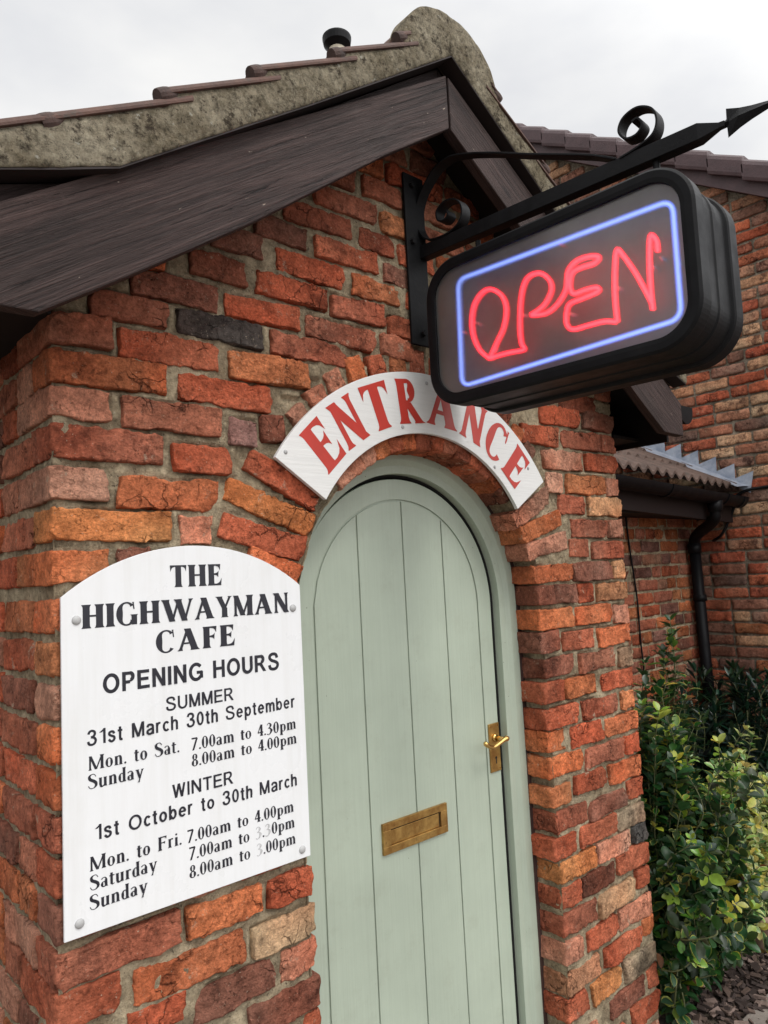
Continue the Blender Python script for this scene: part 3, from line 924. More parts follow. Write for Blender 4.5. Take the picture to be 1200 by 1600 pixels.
arch_sweep('gap_shade_strip', [(0.3925, 0.126), (0.388, 0.127), (0.380, 0.150), (0.370, 0.152), (0.370, 0.170), (0.3925, 0.170)], M['black'], porch)  # black strip added to paint in the shade of the door gap
door = MB()
def arch_plate(r, y0, y1, z0=0.02):
    return [(x, y0, z) for x, z in arch_pts(r, 40, z0)]
door.prism(arch_plate(0.380, YD + 0.0045, 0), (0, 0.012, 0))
# planks between the V-joints
edges = [-0.316, -0.160, 0.010, 0.172, 0.316]
rp = 0.3155
for a, b in zip(edges[:-1], edges[1:]):
    a += 0.0022; b -= 0.0022
    a = max(a, -rp + 0.0005); b = min(b, rp - 0.0005)
    top = []
    for x in np.linspace(a, b, 12):
        top.append((DX + x, DZ + math.sqrt(max(0, rp * rp - x * x))))
    poly = [(DX + a, 0.02)] + [(DX + b, 0.02)] + top[::-1]
    if abs(top[0][1] - DZ) < 0.02: pass
    door.prism([(x, YD, z) for x, z in poly], (0, 0.004, 0))
leaf = door.build('door', M['sage'], porch, False, 0.0014)
rim = arch_sweep('rim', [(0.380, YD), (0.3205, YD), (0.3205, YD + 0.004), (0.380, YD + 0.004)], M['sage'], leaf, 0.0014, 0.02)
# letter plate
lp = MB()
lx0, lx1, lz0, lz1 = 0.872, 1.119, 0.890, 0.971
ix0, ix1, iz0, iz1 = 0.900, 1.093, 0.910, 0.952
yl = YD - 0.0080
for (a, b, c, d) in ((lx0, lx1, iz1, lz1), (lx0, lx1, lz0, iz0), (lx0, ix0, iz0, iz1), (ix1, lx1, iz0, iz1)):
    lp.box((a, yl, c), (b, YD + 0.0005, d))
lp.box((ix0 + .0022, YD - 0.0030, iz0 + .0008), (ix1 - .0045, YD - 0.0012, iz1 - .0042))
lpo = lp.build('letter_plate', M['brass'], leaf, False, 0.0009)
sl_ = MB(); sl_.box((ix0 - .001, YD - 0.0010, iz0 - .001), (ix1 + .001, YD - 0.0004, iz1 + .001)); sl_.build('letter_slot', M['black'], leaf)  # black sheet standing in for the dark of the gap round the flap
# handle: plate with keyhole and screws, lever on it
hp = MB()
hp.box((1.326, YD - 0.005, 1.010), (1.374, YD + 0.0005, 1.157))
hpo = hp.build('handle_plate', M['brass'], leaf, False, 0.0015)
lv = MB()
spx, spz = 1.3505, 1.113
lv.tube([(spx, YD - 0.0045, spz), (spx, YD - 0.012, spz)], [0.0125, 0.0115], 16)
lv.tube([(spx, YD - 0.011, spz), (spx, YD - 0.046, spz)], [0.0085, 0.0075], 14)
pth = catmull([(spx + 0.012, YD - 0.047, spz + 0.002), (spx - 0.004, YD - 0.049, spz + 0.002), (spx - 0.030, YD - 0.050, spz - 0.005), (spx - 0.062, YD - 0.050, spz - 0.012), (spx - 0.085, YD - 0.049, spz - 0.002), (spx - 0.096, YD - 0.047, spz + 0.008)], 6)
lv.tube(pth, list(np.interp(np.linspace(0, 1, len(pth)), [0, .1, .3, .6, .9, 1], [.0075, .0095, .0068, .0062, .0075, .005])), 12)
lv.build('lever_handle', M['brass_bright'], leaf, True)
kh = MB()
kh.tube([(1.352, YD - 0.0053, 1.052), (1.352, YD - 0.0042, 1.052)], 0.0042, 12)
kh.box((1.3498, YD - 0.00525, 1.034), (1.3542, YD - 0.0042, 1.052))
kh.build('keyhole', M['black'], leaf)
for (sx, sz) in ((1.3335, 1.149), (1.3665, 1.149), (1.3335, 1.018), (1.3665, 1.018)):
    s = MB(); s.tube([(sx, YD - 0.0045, sz), (sx, YD - 0.0062, sz)], [0.0034, 0.0026], 10)
    s.build('screw', M['brass_bright'], leaf)

# ------------------------------------------------------------------ lettering
SERIF = 0.055
class Glyphs:
    """letters drawn as broad-nib strokes with bracketed serifs; cap height 1"""
    def __init__(self, W, w, s, arm=0.16):
        self.W, self.w, self.s, self.arm = W, w, s, arm
        self.q = []
    def strip(self, A, B):
        self.q.append((A, B))
    def stem(self, x0, y0, x1, y1, W=None, s0=None, s1=None):
        W = W or self.W; s0 = self.s if s0 is None else s0; s1 = self.s if s1 is None else s1
        T = [0, .022, .05, .09, .15, .85, .91, .95, .978, 1]
        K0 = [1, 1, .55, .22, .05, 0, 0, 0, 0, 0]; K1 = [0, 0, 0, 0, 0, .05, .22, .55, 1, 1]
        A = []; B = []
        for t, k0, k1 in zip(T, K0, K1):
            h = W / 2 + s0 * k0 + s1 * k1
            x = x0 + (x1 - x0) * t; y = y0 + (y1 - y0) * t
            A.append((x - h, y)); B.append((x + h, y))
        self.strip(A, B)
    def bar(self, x0, x1, y, T=None, up=0.0, dn=0.0, both=0.0):
        """horizontal arm with a beak at x1"""
        T = T or self.w
        ts = [0, .5, .72, .86, .95, 1]; k = [0, 0, .12, .35, .75, 1]
        A = [(x0 + (x1 - x0) * t, y - T / 2 - dn * kk) for t, kk in zip(ts, k)]
        B = [(x0 + (x1 - x0) * t + (0.03 if up or dn else 0) * kk, y + T / 2 + up * kk) for t, kk in zip(ts, k)]
        self.strip(A, B)
    def arc(self, cx, cy, rx, ry, a0, a1, W=None, w=None, n=28):
        W = W or self.W; w = w or self.w
        A = []; B = []
        for a in np.linspace(R(a0), R(a1), n):
            c, s = math.cos(a), math.sin(a)
            k = abs(c) ** 1.4
            t = w + (W - w) * k
            A.append((cx + rx * c, cy + ry * s))
            B.append((cx + (rx - t) * c, cy + (ry - (w * .9 + (t - w) * .15)) * s))
        self.strip(A, B)
    def path(self, pts, wd):
        P = catmull([(x, y, 0) for x, y in pts], 7)
        ws = np.interp(np.linspace(0, 1, len(P)), np.linspace(0, 1, len(wd)), wd)
        A = []; B = []
        for i, p in enumerate(P):
            d = (P[min(i + 1, len(P) - 1)] - P[max(i - 1, 0)]).normalized()
            A.append((p.x - d.y * ws[i] / 2, p.y + d.x * ws[i] / 2)); B.append((p.x + d.y * ws[i] / 2, p.y - d.x * ws[i] / 2))
        self.strip(A, B)
    def dot(self, cx, cy, r):
        A = [(cx - r * math.sin(t), cy - r * math.cos(t)) for t in np.linspace(0, math.pi, 10)]
        B = [(cx + r * math.sin(t), cy - r * math.cos(t)) for t in np.linspace(0, math.pi, 10)]
        self.strip(A, B)
    def get(self, ch):
        W, w, s, a = self.W, self.w, self.s, self.arm
        self.q = []
        l = s + W / 2
        adv = 0.6
        if ch == 'T':
            c = .36; self.stem(c, 0, c, 1, s1=0); self.bar(c, .72, 1 - w / 2, dn=a); self.q.append(([(.72 - x, y) for x, y in self.q[-1][1]], [(.72 - x, y) for x, y in self.q[-1][0]])); adv = .72
        elif ch == 'H':
            r = .62 + W * .3; self.stem(l, 0, l, 1); self.stem(r, 0, r, 1); self.bar(l, r, .52); adv = r + l
        elif ch == 'I':
            self.stem(l, 0, l, 1); adv = 2 * l
        elif ch in 'EF':
            self.stem(l, 0, l, 1, s1=s * .6); self.bar(l, l + .43, 1 - w / 2, dn=a); self.bar(l, l + .34, .53, up=a * .55, dn=a * .55)
            if ch == 'E': self.bar(l, l + .48, w / 2, up=a * 1.25)
            adv = l + .52
        elif ch == 'N':
            r = .66 + W * .25; self.stem(l * .8, 0, l * .8, 1, w * 1.5, s1=s * .4); self.stem(r, 0, r, 1, w * 1.5, s0=0); self.stem(l * .8, 1, r, 0, W * 1.05, 0.02, 0); adv = r + l * .8
        elif ch == 'M':
            r = .82 + W * .25; m = (l * .8 + r) / 2
            self.stem(l * .8, 0, l * .8, 1, w * 1.5, s1=s * .3); self.stem(r, 0, r, 1, W); self.stem(l * .9, 1, m, .02, W * .95, 0, 0); self.stem(m, .02, r, 1, w * 1.3, 0, 0); adv = r + l
        elif ch == 'A':
            m = .36 + W * .2; e = 2 * m - .02; self.stem(.07, 0, m, 1, w * 1.5, s1=0); self.stem(e - .09, 0, m - .02, 1, W * 1.08, s1=0); self.bar(.2, e - .24, .33); adv = e
        elif ch == 'W':
            d = .27 + W * .12; x0 = .08; self.stem(x0, 1, x0 + d, 0, W, s1=0); self.stem(x0 + d, 0, x0 + 2 * d, 1, w * 1.3, 0, 0)
            self.stem(x0 + 2 * d - .04, 1, x0 + 3 * d - .04, 0, W, s1=0); self.stem(x0 + 3 * d - .04, 0, x0 + 4 * d - .04, 1, w * 1.3, 0); adv = 4 * d + .1
        elif ch == 'Y':
            self.stem(.36, 0, .36, .45, s1=0); self.stem(.09, 1, .36, .42, W * .95, s1=0); self.stem(.64, 1, .37, .42, w * 1.4, s1=0); adv = .72
        elif ch == 'R':
            self.stem(l, 0, l, 1, s1=s * .5); self.bar(l, l + .22, 1 - w / 2); self.bar(l, l + .22, .47); self.arc(l + .2, .735, .28, .265, -92, 92); self.stem(l + .53, 0, l + .16, .47, W * .95, s1=0); adv = l + .62
        elif ch == 'C':
            self.arc(.42, .5, .42, .52, 44, 318); self.stem(.70, 1.0, .735, .66, .055, .02, -.015); adv = .8
        elif ch == 'G':
            self.arc(.42, .5, .42, .52, 44, 322); self.stem(.70, 1.0, .735, .68, .055, .02, -.015); self.stem(.74, .02, .74, .46, W * .85, 0.0, s * .9); adv = .86
        elif ch == 'S':
            self.path([(.50, .80), (.40, .97), (.24, .985), (.10, .86), (.14, .66), (.32, .53), (.48, .38), (.50, .17), (.34, .015), (.14, .03), (.03, .22)], [.05, .05, .06, W * .9, W * 1.15, W * 1.2, W * 1.15, W * .9, .06, .05, .05]); adv = .57
        elif ch == 'O':
            self.arc(.42, .5, .42, .52, 0, 360, n=44); adv = .84
        elif ch == '0':
            self.arc(.25, .48, .24, .5, 0, 360, n=36); adv = .5
        elif ch == '1':
            self.stem(.2, 0, .2, .98, s1=0); adv = .4
        elif ch == '3':
            self.path([(.05, .80), (.16, .95), (.30, .92), (.35, .76), (.28, .60), (.14, .53)], [.04, .06, .08, W * 1.1, .09, .05]); self.path([(.14, .53), (.32, .48), (.40, .30), (.30, .06), (.14, -.03), (.02, .06)], [.05, .09, W * 1.2, .09, .06, .05]); adv = .46
        elif ch == '4':
            self.stem(.33, 0, .33, .98, s1=0); self.stem(.30, .97, .04, .30, w * 1.2, 0, 0); self.bar(.02, .48, .30, w * 1.2); adv = .5
        elif ch == '7':
            self.bar(.04, .45, .94, w * 1.7); self.stem(.43, .93, .14, -.02, W * .8, 0, 0); adv = .47
        elif ch == '8':
            self.arc(.25, .74, .19, .25, 0, 360, W * .85); self.arc(.25, .25, .24, .27, 0, 360, W); adv = .5
        elif ch == '.':
            self.dot(.1, .06, .075); adv = .24
        elif ch == 'a':
            self.stem(.36, 0, .36, .48, W * .95, .05, 0); self.path([(.37, .44), (.33, .60), (.20, .64), (.07, .54)], [W * .9, .07, .06, .09]); self.arc(.22, .18, .19, .2, 20, 300, W * .9); adv = .48
        elif ch == 'd':
            self.stem(.40, 0, .40, 1.04, W * .95, .05, .03); self.arc(.25, .32, .22, .34, 30, 330, W * .95); adv = .54
        elif ch == 'i':
            self.stem(.13, 0, .13, .65, W * .95, .06, .02); self.dot(.13, .86, .075); adv = .27
        elif ch == 'n':
            self.stem(.13, 0, .13, .65, W * .95, .06, .02); self.path([(.14, .48), (.26, .63), (.38, .60), (.42, .42)], [.05, .07, W * .8, W * .95]); self.stem(.42, 0, .42, .45, W * .95, .06, 0); adv = .56
        elif ch == 'm':
            self.stem(.13, 0, .13, .65, W * .95, .06, .02)
            for o in (0, .29):
                self.path([(.14 + o, .48), (.26 + o, .63), (.37 + o, .60), (.42 + o, .42)], [.05, .07, W * .8, W * .95]); self.stem(.42 + o, 0, .42 + o, .45, W * .95, .05, 0)
            adv = .85
        elif ch == 'o':
            self.arc(.25, .32, .24, .34, 0, 360, W * .95, n=34); adv = .5
        elif ch == 'p':
            self.stem(.13, -.3, .13, .65, W * .95, .06, .02); self.arc(.29, .32, .23, .34, -150, 150, W * .95); adv = .55
        elif ch == 'r':
            self.stem(.13, 0, .13, .65, W * .95, .06, .02); self.path([(.14, .46), (.24, .62), (.36, .60)], [.05, .08, .11]); adv = .38
        elif ch == 't':
            self.stem(.16, .06, .16, .82, W * .9, 0, 0); self.bar(.02, .34, .62, w); self.path([(.16, .12), (.20, .01), (.34, .05)], [W * .9, .08, .04]); adv = .36
        elif ch == 'u':
            self.stem(.13, .14, .13, .65, W * .95, 0, .03); self.path([(.13, .16), (.18, .02), (.30, .03), (.42, .2)], [W * .9, W * .8, .07, .05]); self.stem(.43, 0, .43, .65, W * .95, .04, .03); adv = .57
        elif ch == 'y':
            self.stem(.07, .64, .24, .0, W * .9, .05, 0); self.stem(.43, .64, .16, -.30, w * 1.1, .05, 0.03); adv = .46
        elif ch == ' ':
            adv = .38
        return self.q, adv

def strips_to_mesh(mb, strips, fn, lift):
    """fn maps letter x,y to 3-D; each stroke sits a hair above the last so that none share a plane"""
    for A, B in strips:
        n = len(A)
        V = [fn(x, y, lift[0]) for x, y in A] + [fn(x, y, lift[0]) for x, y in B]
        F = [(i, n + i, n + i + 1, i + 1) for i in range(n - 1)]
        mb.add(V, F)
        lift[0] += 0.00006
        if lift[0] > 0.0012: lift[0] = 0.0003

def line_serif(text, x0, x1, z, h, y, parent, mat, G, gap=0.04, faded=None):
    """one line of serif writing fitted between x0 and x1 on a wall-parallel plane y"""
    items = []; pen = 0.0
    for ch in text:
        q, adv = G.get(ch)
        xs = [p[0] for A, B in q for p in A + B]
        off = min(xs) if xs else 0.0
        wd = (max(xs) - off) if xs else adv
        items.append((ch, q, pen - off)); pen += wd + gap
    sc = (x1 - x0) / (pen - gap)
    mb = MB(); fb = MB(); lift = [0.0003]
    for i, (ch, q, px) in enumerate(items):
        tgt = MB() if (faded and i in faded) else mb
        strips_to_mesh(tgt, q, lambda a, b, l, px=px: (x0 + (a + px) * sc, y - l, z + b * h), lift)
        if ch == ' ' and mb.v:
            mb.build('lettering', mat, parent, False, 0, False); mb = MB()
        if tgt is not mb and ch != ' ':
            tgt.build('faded_digit', M['ink_faded'], parent, False, 0, False)
    if mb.v:
        mb.build('lettering', mat, parent, False, 0, False)

class Sans(Glyphs):
    """plain grotesque letters of even stroke"""
    def __init__(self, T):
        Glyphs.__init__(self, T, T, 0.0)
        self.T = T
    def ln(self, x0, y0, x1, y1, W=None):
        self.stem(x0, y0, x1, y1, W or self.T, 0, 0)
    def hb(self, x0, x1, y):
        t = self.T * .92
        self.strip([(x0, y - t / 2), (x1, y - t / 2)], [(x0, y + t / 2), (x1, y + t / 2)])
    def ring(self, cx, cy, rx, ry, a0=0, a1=360, n=40):
        """centre-line ellipse of even width"""
        A = []; B = []; t = self.T / 2
        for a in np.linspace(R(a0), R(a1), n):
            A.append((cx + (rx + t) * math.cos(a), cy + (ry + t) * math.sin(a))); B.append((cx + (rx - t) * math.cos(a), cy + (ry - t) * math.sin(a)))
        self.strip(A, B)
    def pth(self, pts):
        self.path(pts, [self.T, self.T])
    def get(self, ch):
        T = self.T; h = T / 2
        self.q = []
        adv = .6
        if ch == 'O': self.ring(.41, .5, .41 - h, .515 - h)
        elif ch == 'P' or ch == 'R':
            self.ln(h, 0, h, 1); self.hb(h, .40, 1 - h); self.hb(h, .40, .46); self.ring(.40, .73 - h * .0, .24 - h, .27 - h * .95, -90, 90, 20)
            if ch == 'R': self.ln(.64, 0, .38, .46, T * 1.15)
        elif ch == 'E': self.ln(h, 0, h, 1); self.hb(h, .62, 1 - h); self.hb(h, .58, .52); self.hb(h, .64, h)
        elif ch == 'N': self.ln(h, 0, h, 1); self.ln(.70 - h, 0, .70 - h, 1); self.ln(h, 1, .70 - h, 0, T * 1.12)
        elif ch == 'I': self.ln(h, 0, h, 1)
        elif ch == 'G': self.ring(.42, .5, .42 - h, .515 - h, 40, 322); self.ln(.78 - h * .6, .13, .78 - h * .6, .50); self.hb(.45, .78, .46)
        elif ch == 'H': self.ln(h, 0, h, 1); self.ln(.70 - h, 0, .70 - h, 1); self.hb(h, .7 - h, .53)
        elif ch == 'U': self.ln(h, .34, h, 1); self.ln(.68 - h, .34, .68 - h, 1); self.ring(.34, .34, .34 - h, .355 - h, 180, 360, 24)
        elif ch == 'S': self.pth([(.57, .70), (.50, .90), (.31, .955), (.12, .88), (.08, .73), (.20, .58), (.42, .49), (.58, .38), (.60, .23), (.49, .08), (.30, .045), (.11, .11), (.05, .31)])
        elif ch == 'M': self.ln(h, 0, h, 1); self.ln(.80 - h, 0, .80 - h, 1); self.ln(h * 1.2, 1, .40, 0, T * 1.08); self.ln(.40, 0, .80 - h * 1.2, 1, T * 1.08)
        elif ch == 'W': self.ln(h, 1, .26, 0, T * 1.05); self.ln(.26, 0, .46, 1, T * 1.05); self.ln(.46, 1, .66, 0, T * 1.05); self.ln(.66, 0, .92 - h, 1, T * 1.05)
        elif ch == 'T': self.ln(.32, 0, .32, 1); self.hb(0, .64, 1 - h)
        elif ch == '3': self.pth([(.07, .74), (.14, .90), (.28, .95), (.43, .87), (.45, .70), (.36, .57), (.22, .53)]); self.pth([(.22, .53), (.40, .48), (.50, .32), (.45, .12), (.28, .03), (.11, .09), (.05, .27)])
        elif ch == '1': self.ln(.30, 0, .30, 1); self.ln(.06, .74, .29, .94, T * 1.1)
        elif ch == '0': self.ring(.26, .485, .26 - h, .505 - h)
        elif ch == 's': self.pth([(.38, .52), (.32, .66), (.20, .685), (.09, .62), (.10, .48), (.23, .39), (.37, .31), (.39, .16), (.29, .04), (.17, .035), (.05, .18)])
        elif ch == 't': self.ln(.15, .16, .15, .92); self.hb(0, .29, .67); self.pth([(.15, .18), (.18, .06), (.30, .05)])
        elif ch == 'a': self.ln(.43, 0, .43, .5); self.pth([(.06, .52), (.13, .665), (.27, .685), (.40, .62), (.43, .47)]); self.pth([(.43, .40), (.25, .36), (.09, .28), (.08, .12), (.20, .04), (.35, .09), (.43, .22)])
        elif ch == 'r': self.ln(h, 0, h, .73); self.pth([(h, .42), (.12, .60), (.20, .68), (.31, .66)])
        elif ch == 'c': self.ring(.25, .36, .25 - h, .37 - h, 42, 318, 28)
        elif ch == 'h': self.ln(h, 0, h, 1); self.pth([(h, .44), (.14, .62), (.27, .675), (.39, .60), (.41, .44), (.41, .2)]); self.ln(.41, 0, .41, .25)
        elif ch == 'e': self.ring(.26, .36, .26 - h, .37 - h, 2, 322, 32); self.hb(h, .5, .37)
        elif ch in 'pb':
            if ch == 'p': self.ln(h, -.28, h, .73)
            else: self.ln(h, 0, h, 1)
            self.ring(.28, .36, .24 - h, .37 - h, -165, 165, 32)
        elif ch == 'm':
            self.ln(h, 0, h, .73)
            for o in (0, .31): self.pth([(h + o, .46), (.13 + o, .62), (.23 + o, .675), (.33 + o, .61), (.36 + o, .44), (.36 + o, .2)]); self.ln(.36 + o, 0, .36 + o, .25)
        elif ch == 'o': self.ring(.26, .36, .26 - h, .37 - h)
        elif ch == ' ': adv = .34
        return self.q, adv
def line_sans(text, x0, x1, z, h, y, parent, mat, T=0.145):
    line_serif(text, x0, x1, z, h, y, parent, mat, Sans(T), 0.13)

def screw_cap(x, y, z, r, parent, mat, name='screw_cap'):
    mb = MB()
    ts = np.linspace(0, math.pi / 2, 5)
    mb.tube([(x, y + 0.001, z)] + [(x, y - r * 0.55 * math.sin(t), z) for t in ts], [r] + [max(0.0004, r * math.cos(t)) for t in ts], 16)
    return mb.build(name, mat, parent, True)

# ------------------------------------------------------------------ opening hours sign
hours = thing('opening_hours_sign', 'white arch-topped board with black cafe name and opening hours left of the door', 'sign', (0.279, -0.012, 1.017))
YS = -0.0125
hx0, hx1, hz0, hz1, hzt = 0.0125, 0.545, 1.016, 1.623, 1.717
mbh = MB()
cxh = (hx0 + hx1) / 2; half = (hx1 - hx0) / 2; sag = hzt - hz1
rr = (half * half + sag * sag) / (2 * sag); a0 = math.asin(half / rr)
poly = [(hx0, YS, hz0), (hx1, YS, hz0)] + [(cxh + rr * math.sin(t), YS, hzt - rr + rr * math.cos(t)) for t in np.linspace(a0, -a0, 36)]
mbh.prism(poly, (0, 0.006, 0))
mbh.build('board', M['white_board'], hours, False, 0.0008)
G_HEAVY = Glyphs(0.27, 0.080, 0.052, 0.22)
G_TEXT = Glyphs(0.175, 0.075, 0.055, 0.15)
line_serif('THE', 0.226, 0.343, 1.632, 0.045, YS, hours, M['ink'], G_HEAVY, 0.06)
line_serif('HIGHWAYMAN', 0.049, 0.512, 1.563, 0.0445, YS, hours, M['ink'], G_HEAVY, 0.055)
line_serif('CAFE', 0.193, 0.370, 1.502, 0.0445, YS, hours, M['ink'], G_HEAVY, 0.13)
line_sans('OPENING HOURS', 0.087, 0.480, 1.438, 0.0365, YS, hours, M['ink'], 0.185)
line_sans('SUMMER', 0.211, 0.363, 1.387, 0.0265, YS, hours, M['ink'], 0.152)
line_sans('31st March 30th September', 0.056, 0.518, 1.348, 0.0275, YS, hours, M['ink'], 0.152)
line_serif('Mon. to Sat.', 0.058, 0.237, 1.303, 0.0255, YS, hours, M['ink'], G_TEXT, 0.075)
line_serif('7.00am to 4.30pm', 0.264, 0.519, 1.3005, 0.0245, YS, hours, M['ink'], G_TEXT, 0.07)
line_serif('Sunday', 0.057, 0.163, 1.270, 0.0255, YS, hours, M['ink'], G_TEXT, 0.07)
line_serif('8.00am to 4.00pm', 0.263, 0.519, 1.2685, 0.0245, YS, hours, M['ink'], G_TEXT, 0.07)
line_sans('WINTER', 0.220, 0.356, 1.2155, 0.0265, YS, hours, M['ink'], 0.152)
line_sans('1st October to 30th March', 0.068, 0.515, 1.1765, 0.0270, YS, hours, M['ink'], 0.152)
line_serif('Mon. to Fri.', 0.058, 0.237, 1.124, 0.0255, YS, hours, M['ink'], G_TEXT, 0.075)
line_serif('7.00am to 4.00pm', 0.250, 0.504, 1.1225, 0.0245, YS, hours, M['ink'], G_TEXT, 0.07)
line_serif('Saturday', 0.058, 0.186, 1.0905, 0.0255, YS, hours, M['ink'], G_TEXT, 0.07)
line_serif('7.00am to 3.30pm', 0.253, 0.505, 1.0885, 0.0245, YS, hours, M['ink'], G_TEXT, 0.07, (10, 12))
line_serif('Sunday', 0.057, 0.166, 1.0565, 0.0255, YS, hours, M['ink'], G_TEXT, 0.07)
line_serif('8.00am to 3.00pm', 0.252, 0.506, 1.0535, 0.0245, YS, hours, M['ink'], G_TEXT, 0.07, (10,))
for (x, z) in ((.040, 1.580), (.523, 1.571), (.039, 1.040), (.523, 1.035)):
    screw_cap(x, YS, z, 0.0088, hours, M['cap'])

# ------------------------------------------------------------------ arched entrance sign
ent = thing('entrance_sign', 'white curved board with red ENTRANCE lettering over the door arch', 'sign', (0.9945, -0.014, 2.02))
EX, EZ, ER0, ER1 = 0.9945, 1.580, 0.441, 0.611
YE = -0.020
mbe = MB()
A0, A1 = R(146.3), R(32.9)
po = [(EX + ER1 * math.cos(t), YE, EZ + ER1 * math.sin(t)) for t in np.linspace(A0, A1, 60)]
pi_ = [(EX + ER0 * math.cos(t), YE, EZ + ER0 * math.sin(t)) for t in np.linspace(A0, A1, 60)]
n = 60
V = po + pi_ + [(x, y + 0.012, z) for x, y, z in po + pi_]
F = []
for i in range(n - 1):
    F += [(i, i + 1, n + i + 1, n + i), (2 * n + i + 1, 2 * n + i, 3 * n + i, 3 * n + i + 1), (i + 1, i, 2 * n + i, 2 * n + i + 1), (n + i, n + i + 1, 3 * n + i + 1, 3 * n + i)]
F += [(0, n, 3 * n, 2 * n), (n - 1, 3 * n - 1, 4 * n - 1, 2 * n - 1)]
mbe.add(V, F)
mbe.build('board', M['white_wood'], ent, False, 0.0012)
G_ENT = Glyphs(0.27, 0.098, 0.064, 0.22)
lift = [0.0003]
for ch, aa, ab in (('E', 139.2, 129.2), ('N', 128.2, 117.6), ('T', 116.2, 104.6), ('R', 103.2, 91.8), ('A', 90.8, 76.2), ('N', 75.0, 63.4), ('C', 62.4, 52.4), ('E', 50.2, 39.6)):
    q, adv = G_ENT.get(ch)
    xs = [p[0] for A, B in q for p in A + B]
    mn, mx = min(xs), max(xs)
    am = R((aa + ab) / 2); wd = R(abs(aa - ab)) * 0.487
    r0, hh = 0.470, 0.123
    tx = (math.sin(am), -math.cos(am)); ra = (math.cos(am), math.sin(am))
    def fn(a, b, l):
        u = ((a - mn) / (mx - mn) - 0.5) * wd
        rr_ = r0 + b * hh - 0.002
        return (EX + ra[0] * rr_ + tx[0] * u, YE - l, EZ + ra[1] * rr_ + tx[1] * u)
    mb = MB(); strips_to_mesh(mb, q, fn, lift)
    mb.build('lettering', M['red_paint'], ent, False, 0, False)
for (x, z) in ((.515, 1.933), (1.430, 1.951), (.995, 2.165), (.894, 2.030), (1.267, 1.945)):
    screw_cap(x, YE, z, 0.0055, ent, M['cap'], 'screw')

# ------------------------------------------------------------------ lit OPEN sign on its bracket
SO = Vector((0.95967681, -0.18875034, 2.38634569))
SU = Vector((0.0574853, -0.9983077, -0.0087892)).normalized()
SN = Vector((-0.9983378, -0.0574461, -0.0046449)).normalized()
SV = SN.cross(SU).normalized()
if SV.z < 0: SV = -SV
CEN = -0.0733
def sp(u, v, n=0.0):
    return tuple(SO + SU * u + SV * v + SN * n)
def rrect(u0, u1, v0, v1, r, k=16):
    P = []
    for (cu, cv, a) in ((u1 - r, v1 - r, 0), (u0 + r, v1 - r, 90), (u0 + r, v0 + r, 180), (u1 - r, v0 + r, 270)):
        for t in range(k + 1):
            an = R(a + 90 * t / k)
            P.append((cu + r * math.cos(an), cv + r * math.sin(an)))
    return P
BU0, BU1, BV0, BV1, BR_ = -0.081, 0.631, -0.3276, 0.058, 0.098
lamp = thing('open_sign', 'black round-cornered light box with red neon OPEN in a blue neon border', 'sign', sp(0.27, -0.33, CEN))
cm = MB()
prof = [(0.030, 0.0375), (0.020, 0.0392), (0.006, 0.0392), (0.0, 0.034), (0.0, -0.006), (0.003, -0.010), (0.009, -0.013), (0.009, -0.062), (0.006, -0.066), (0.006, -0.082), (0.009, -0.086), (0.009, -0.134), (0.003, -0.137), (0.0, -0.141), (0.0, -0.180), (0.006, -0.1855), (0.030, -0.1855), (0.030, -0.170), (0.012, -0.165), (0.012, 0.022), (0.030, 0.026)]
rings = [[sp(u, v, nn) for u, v in rrect(BU0 + ins, BU1 - ins, BV0 + ins, BV1 - ins, max(0.03, BR_ - ins))] for ins, nn in prof]
m = len(rings[0]); k = len(rings)
V = [p for r_ in rings for p in r_]
F = []
for i in range(k):
    j = (i + 1) % k
    for a in range(m):
        F.append((i * m + a, i * m + (a + 1) % m, j * m + (a + 1) % m, j * m + a))
cm.add(V, F)
cm.build('case', M['case'], lamp, False, 0.0008)
for o_ in lamp.children: pass
def plate(name, ins, n0, n1, mat):
    mb = MB()
    mb.prism([sp(u, v, n0) for u, v in rrect(BU0 + ins, BU1 - ins, BV0 + ins, BV1 - ins, BR_ - ins)], SN * (n1 - n0))
    return mb.build(name, mat, lamp)
def panel_mat():
    t = NT('dark_backing_panel')
    return t.fin(t.mix(t.noise(5, 4, 0.6), (0.085, 0.066, 0.060), (0.115, 0.092, 0.084)), 0.6)
plate('back_panel', 0.0125, -0.030, -0.027, panel_mat())
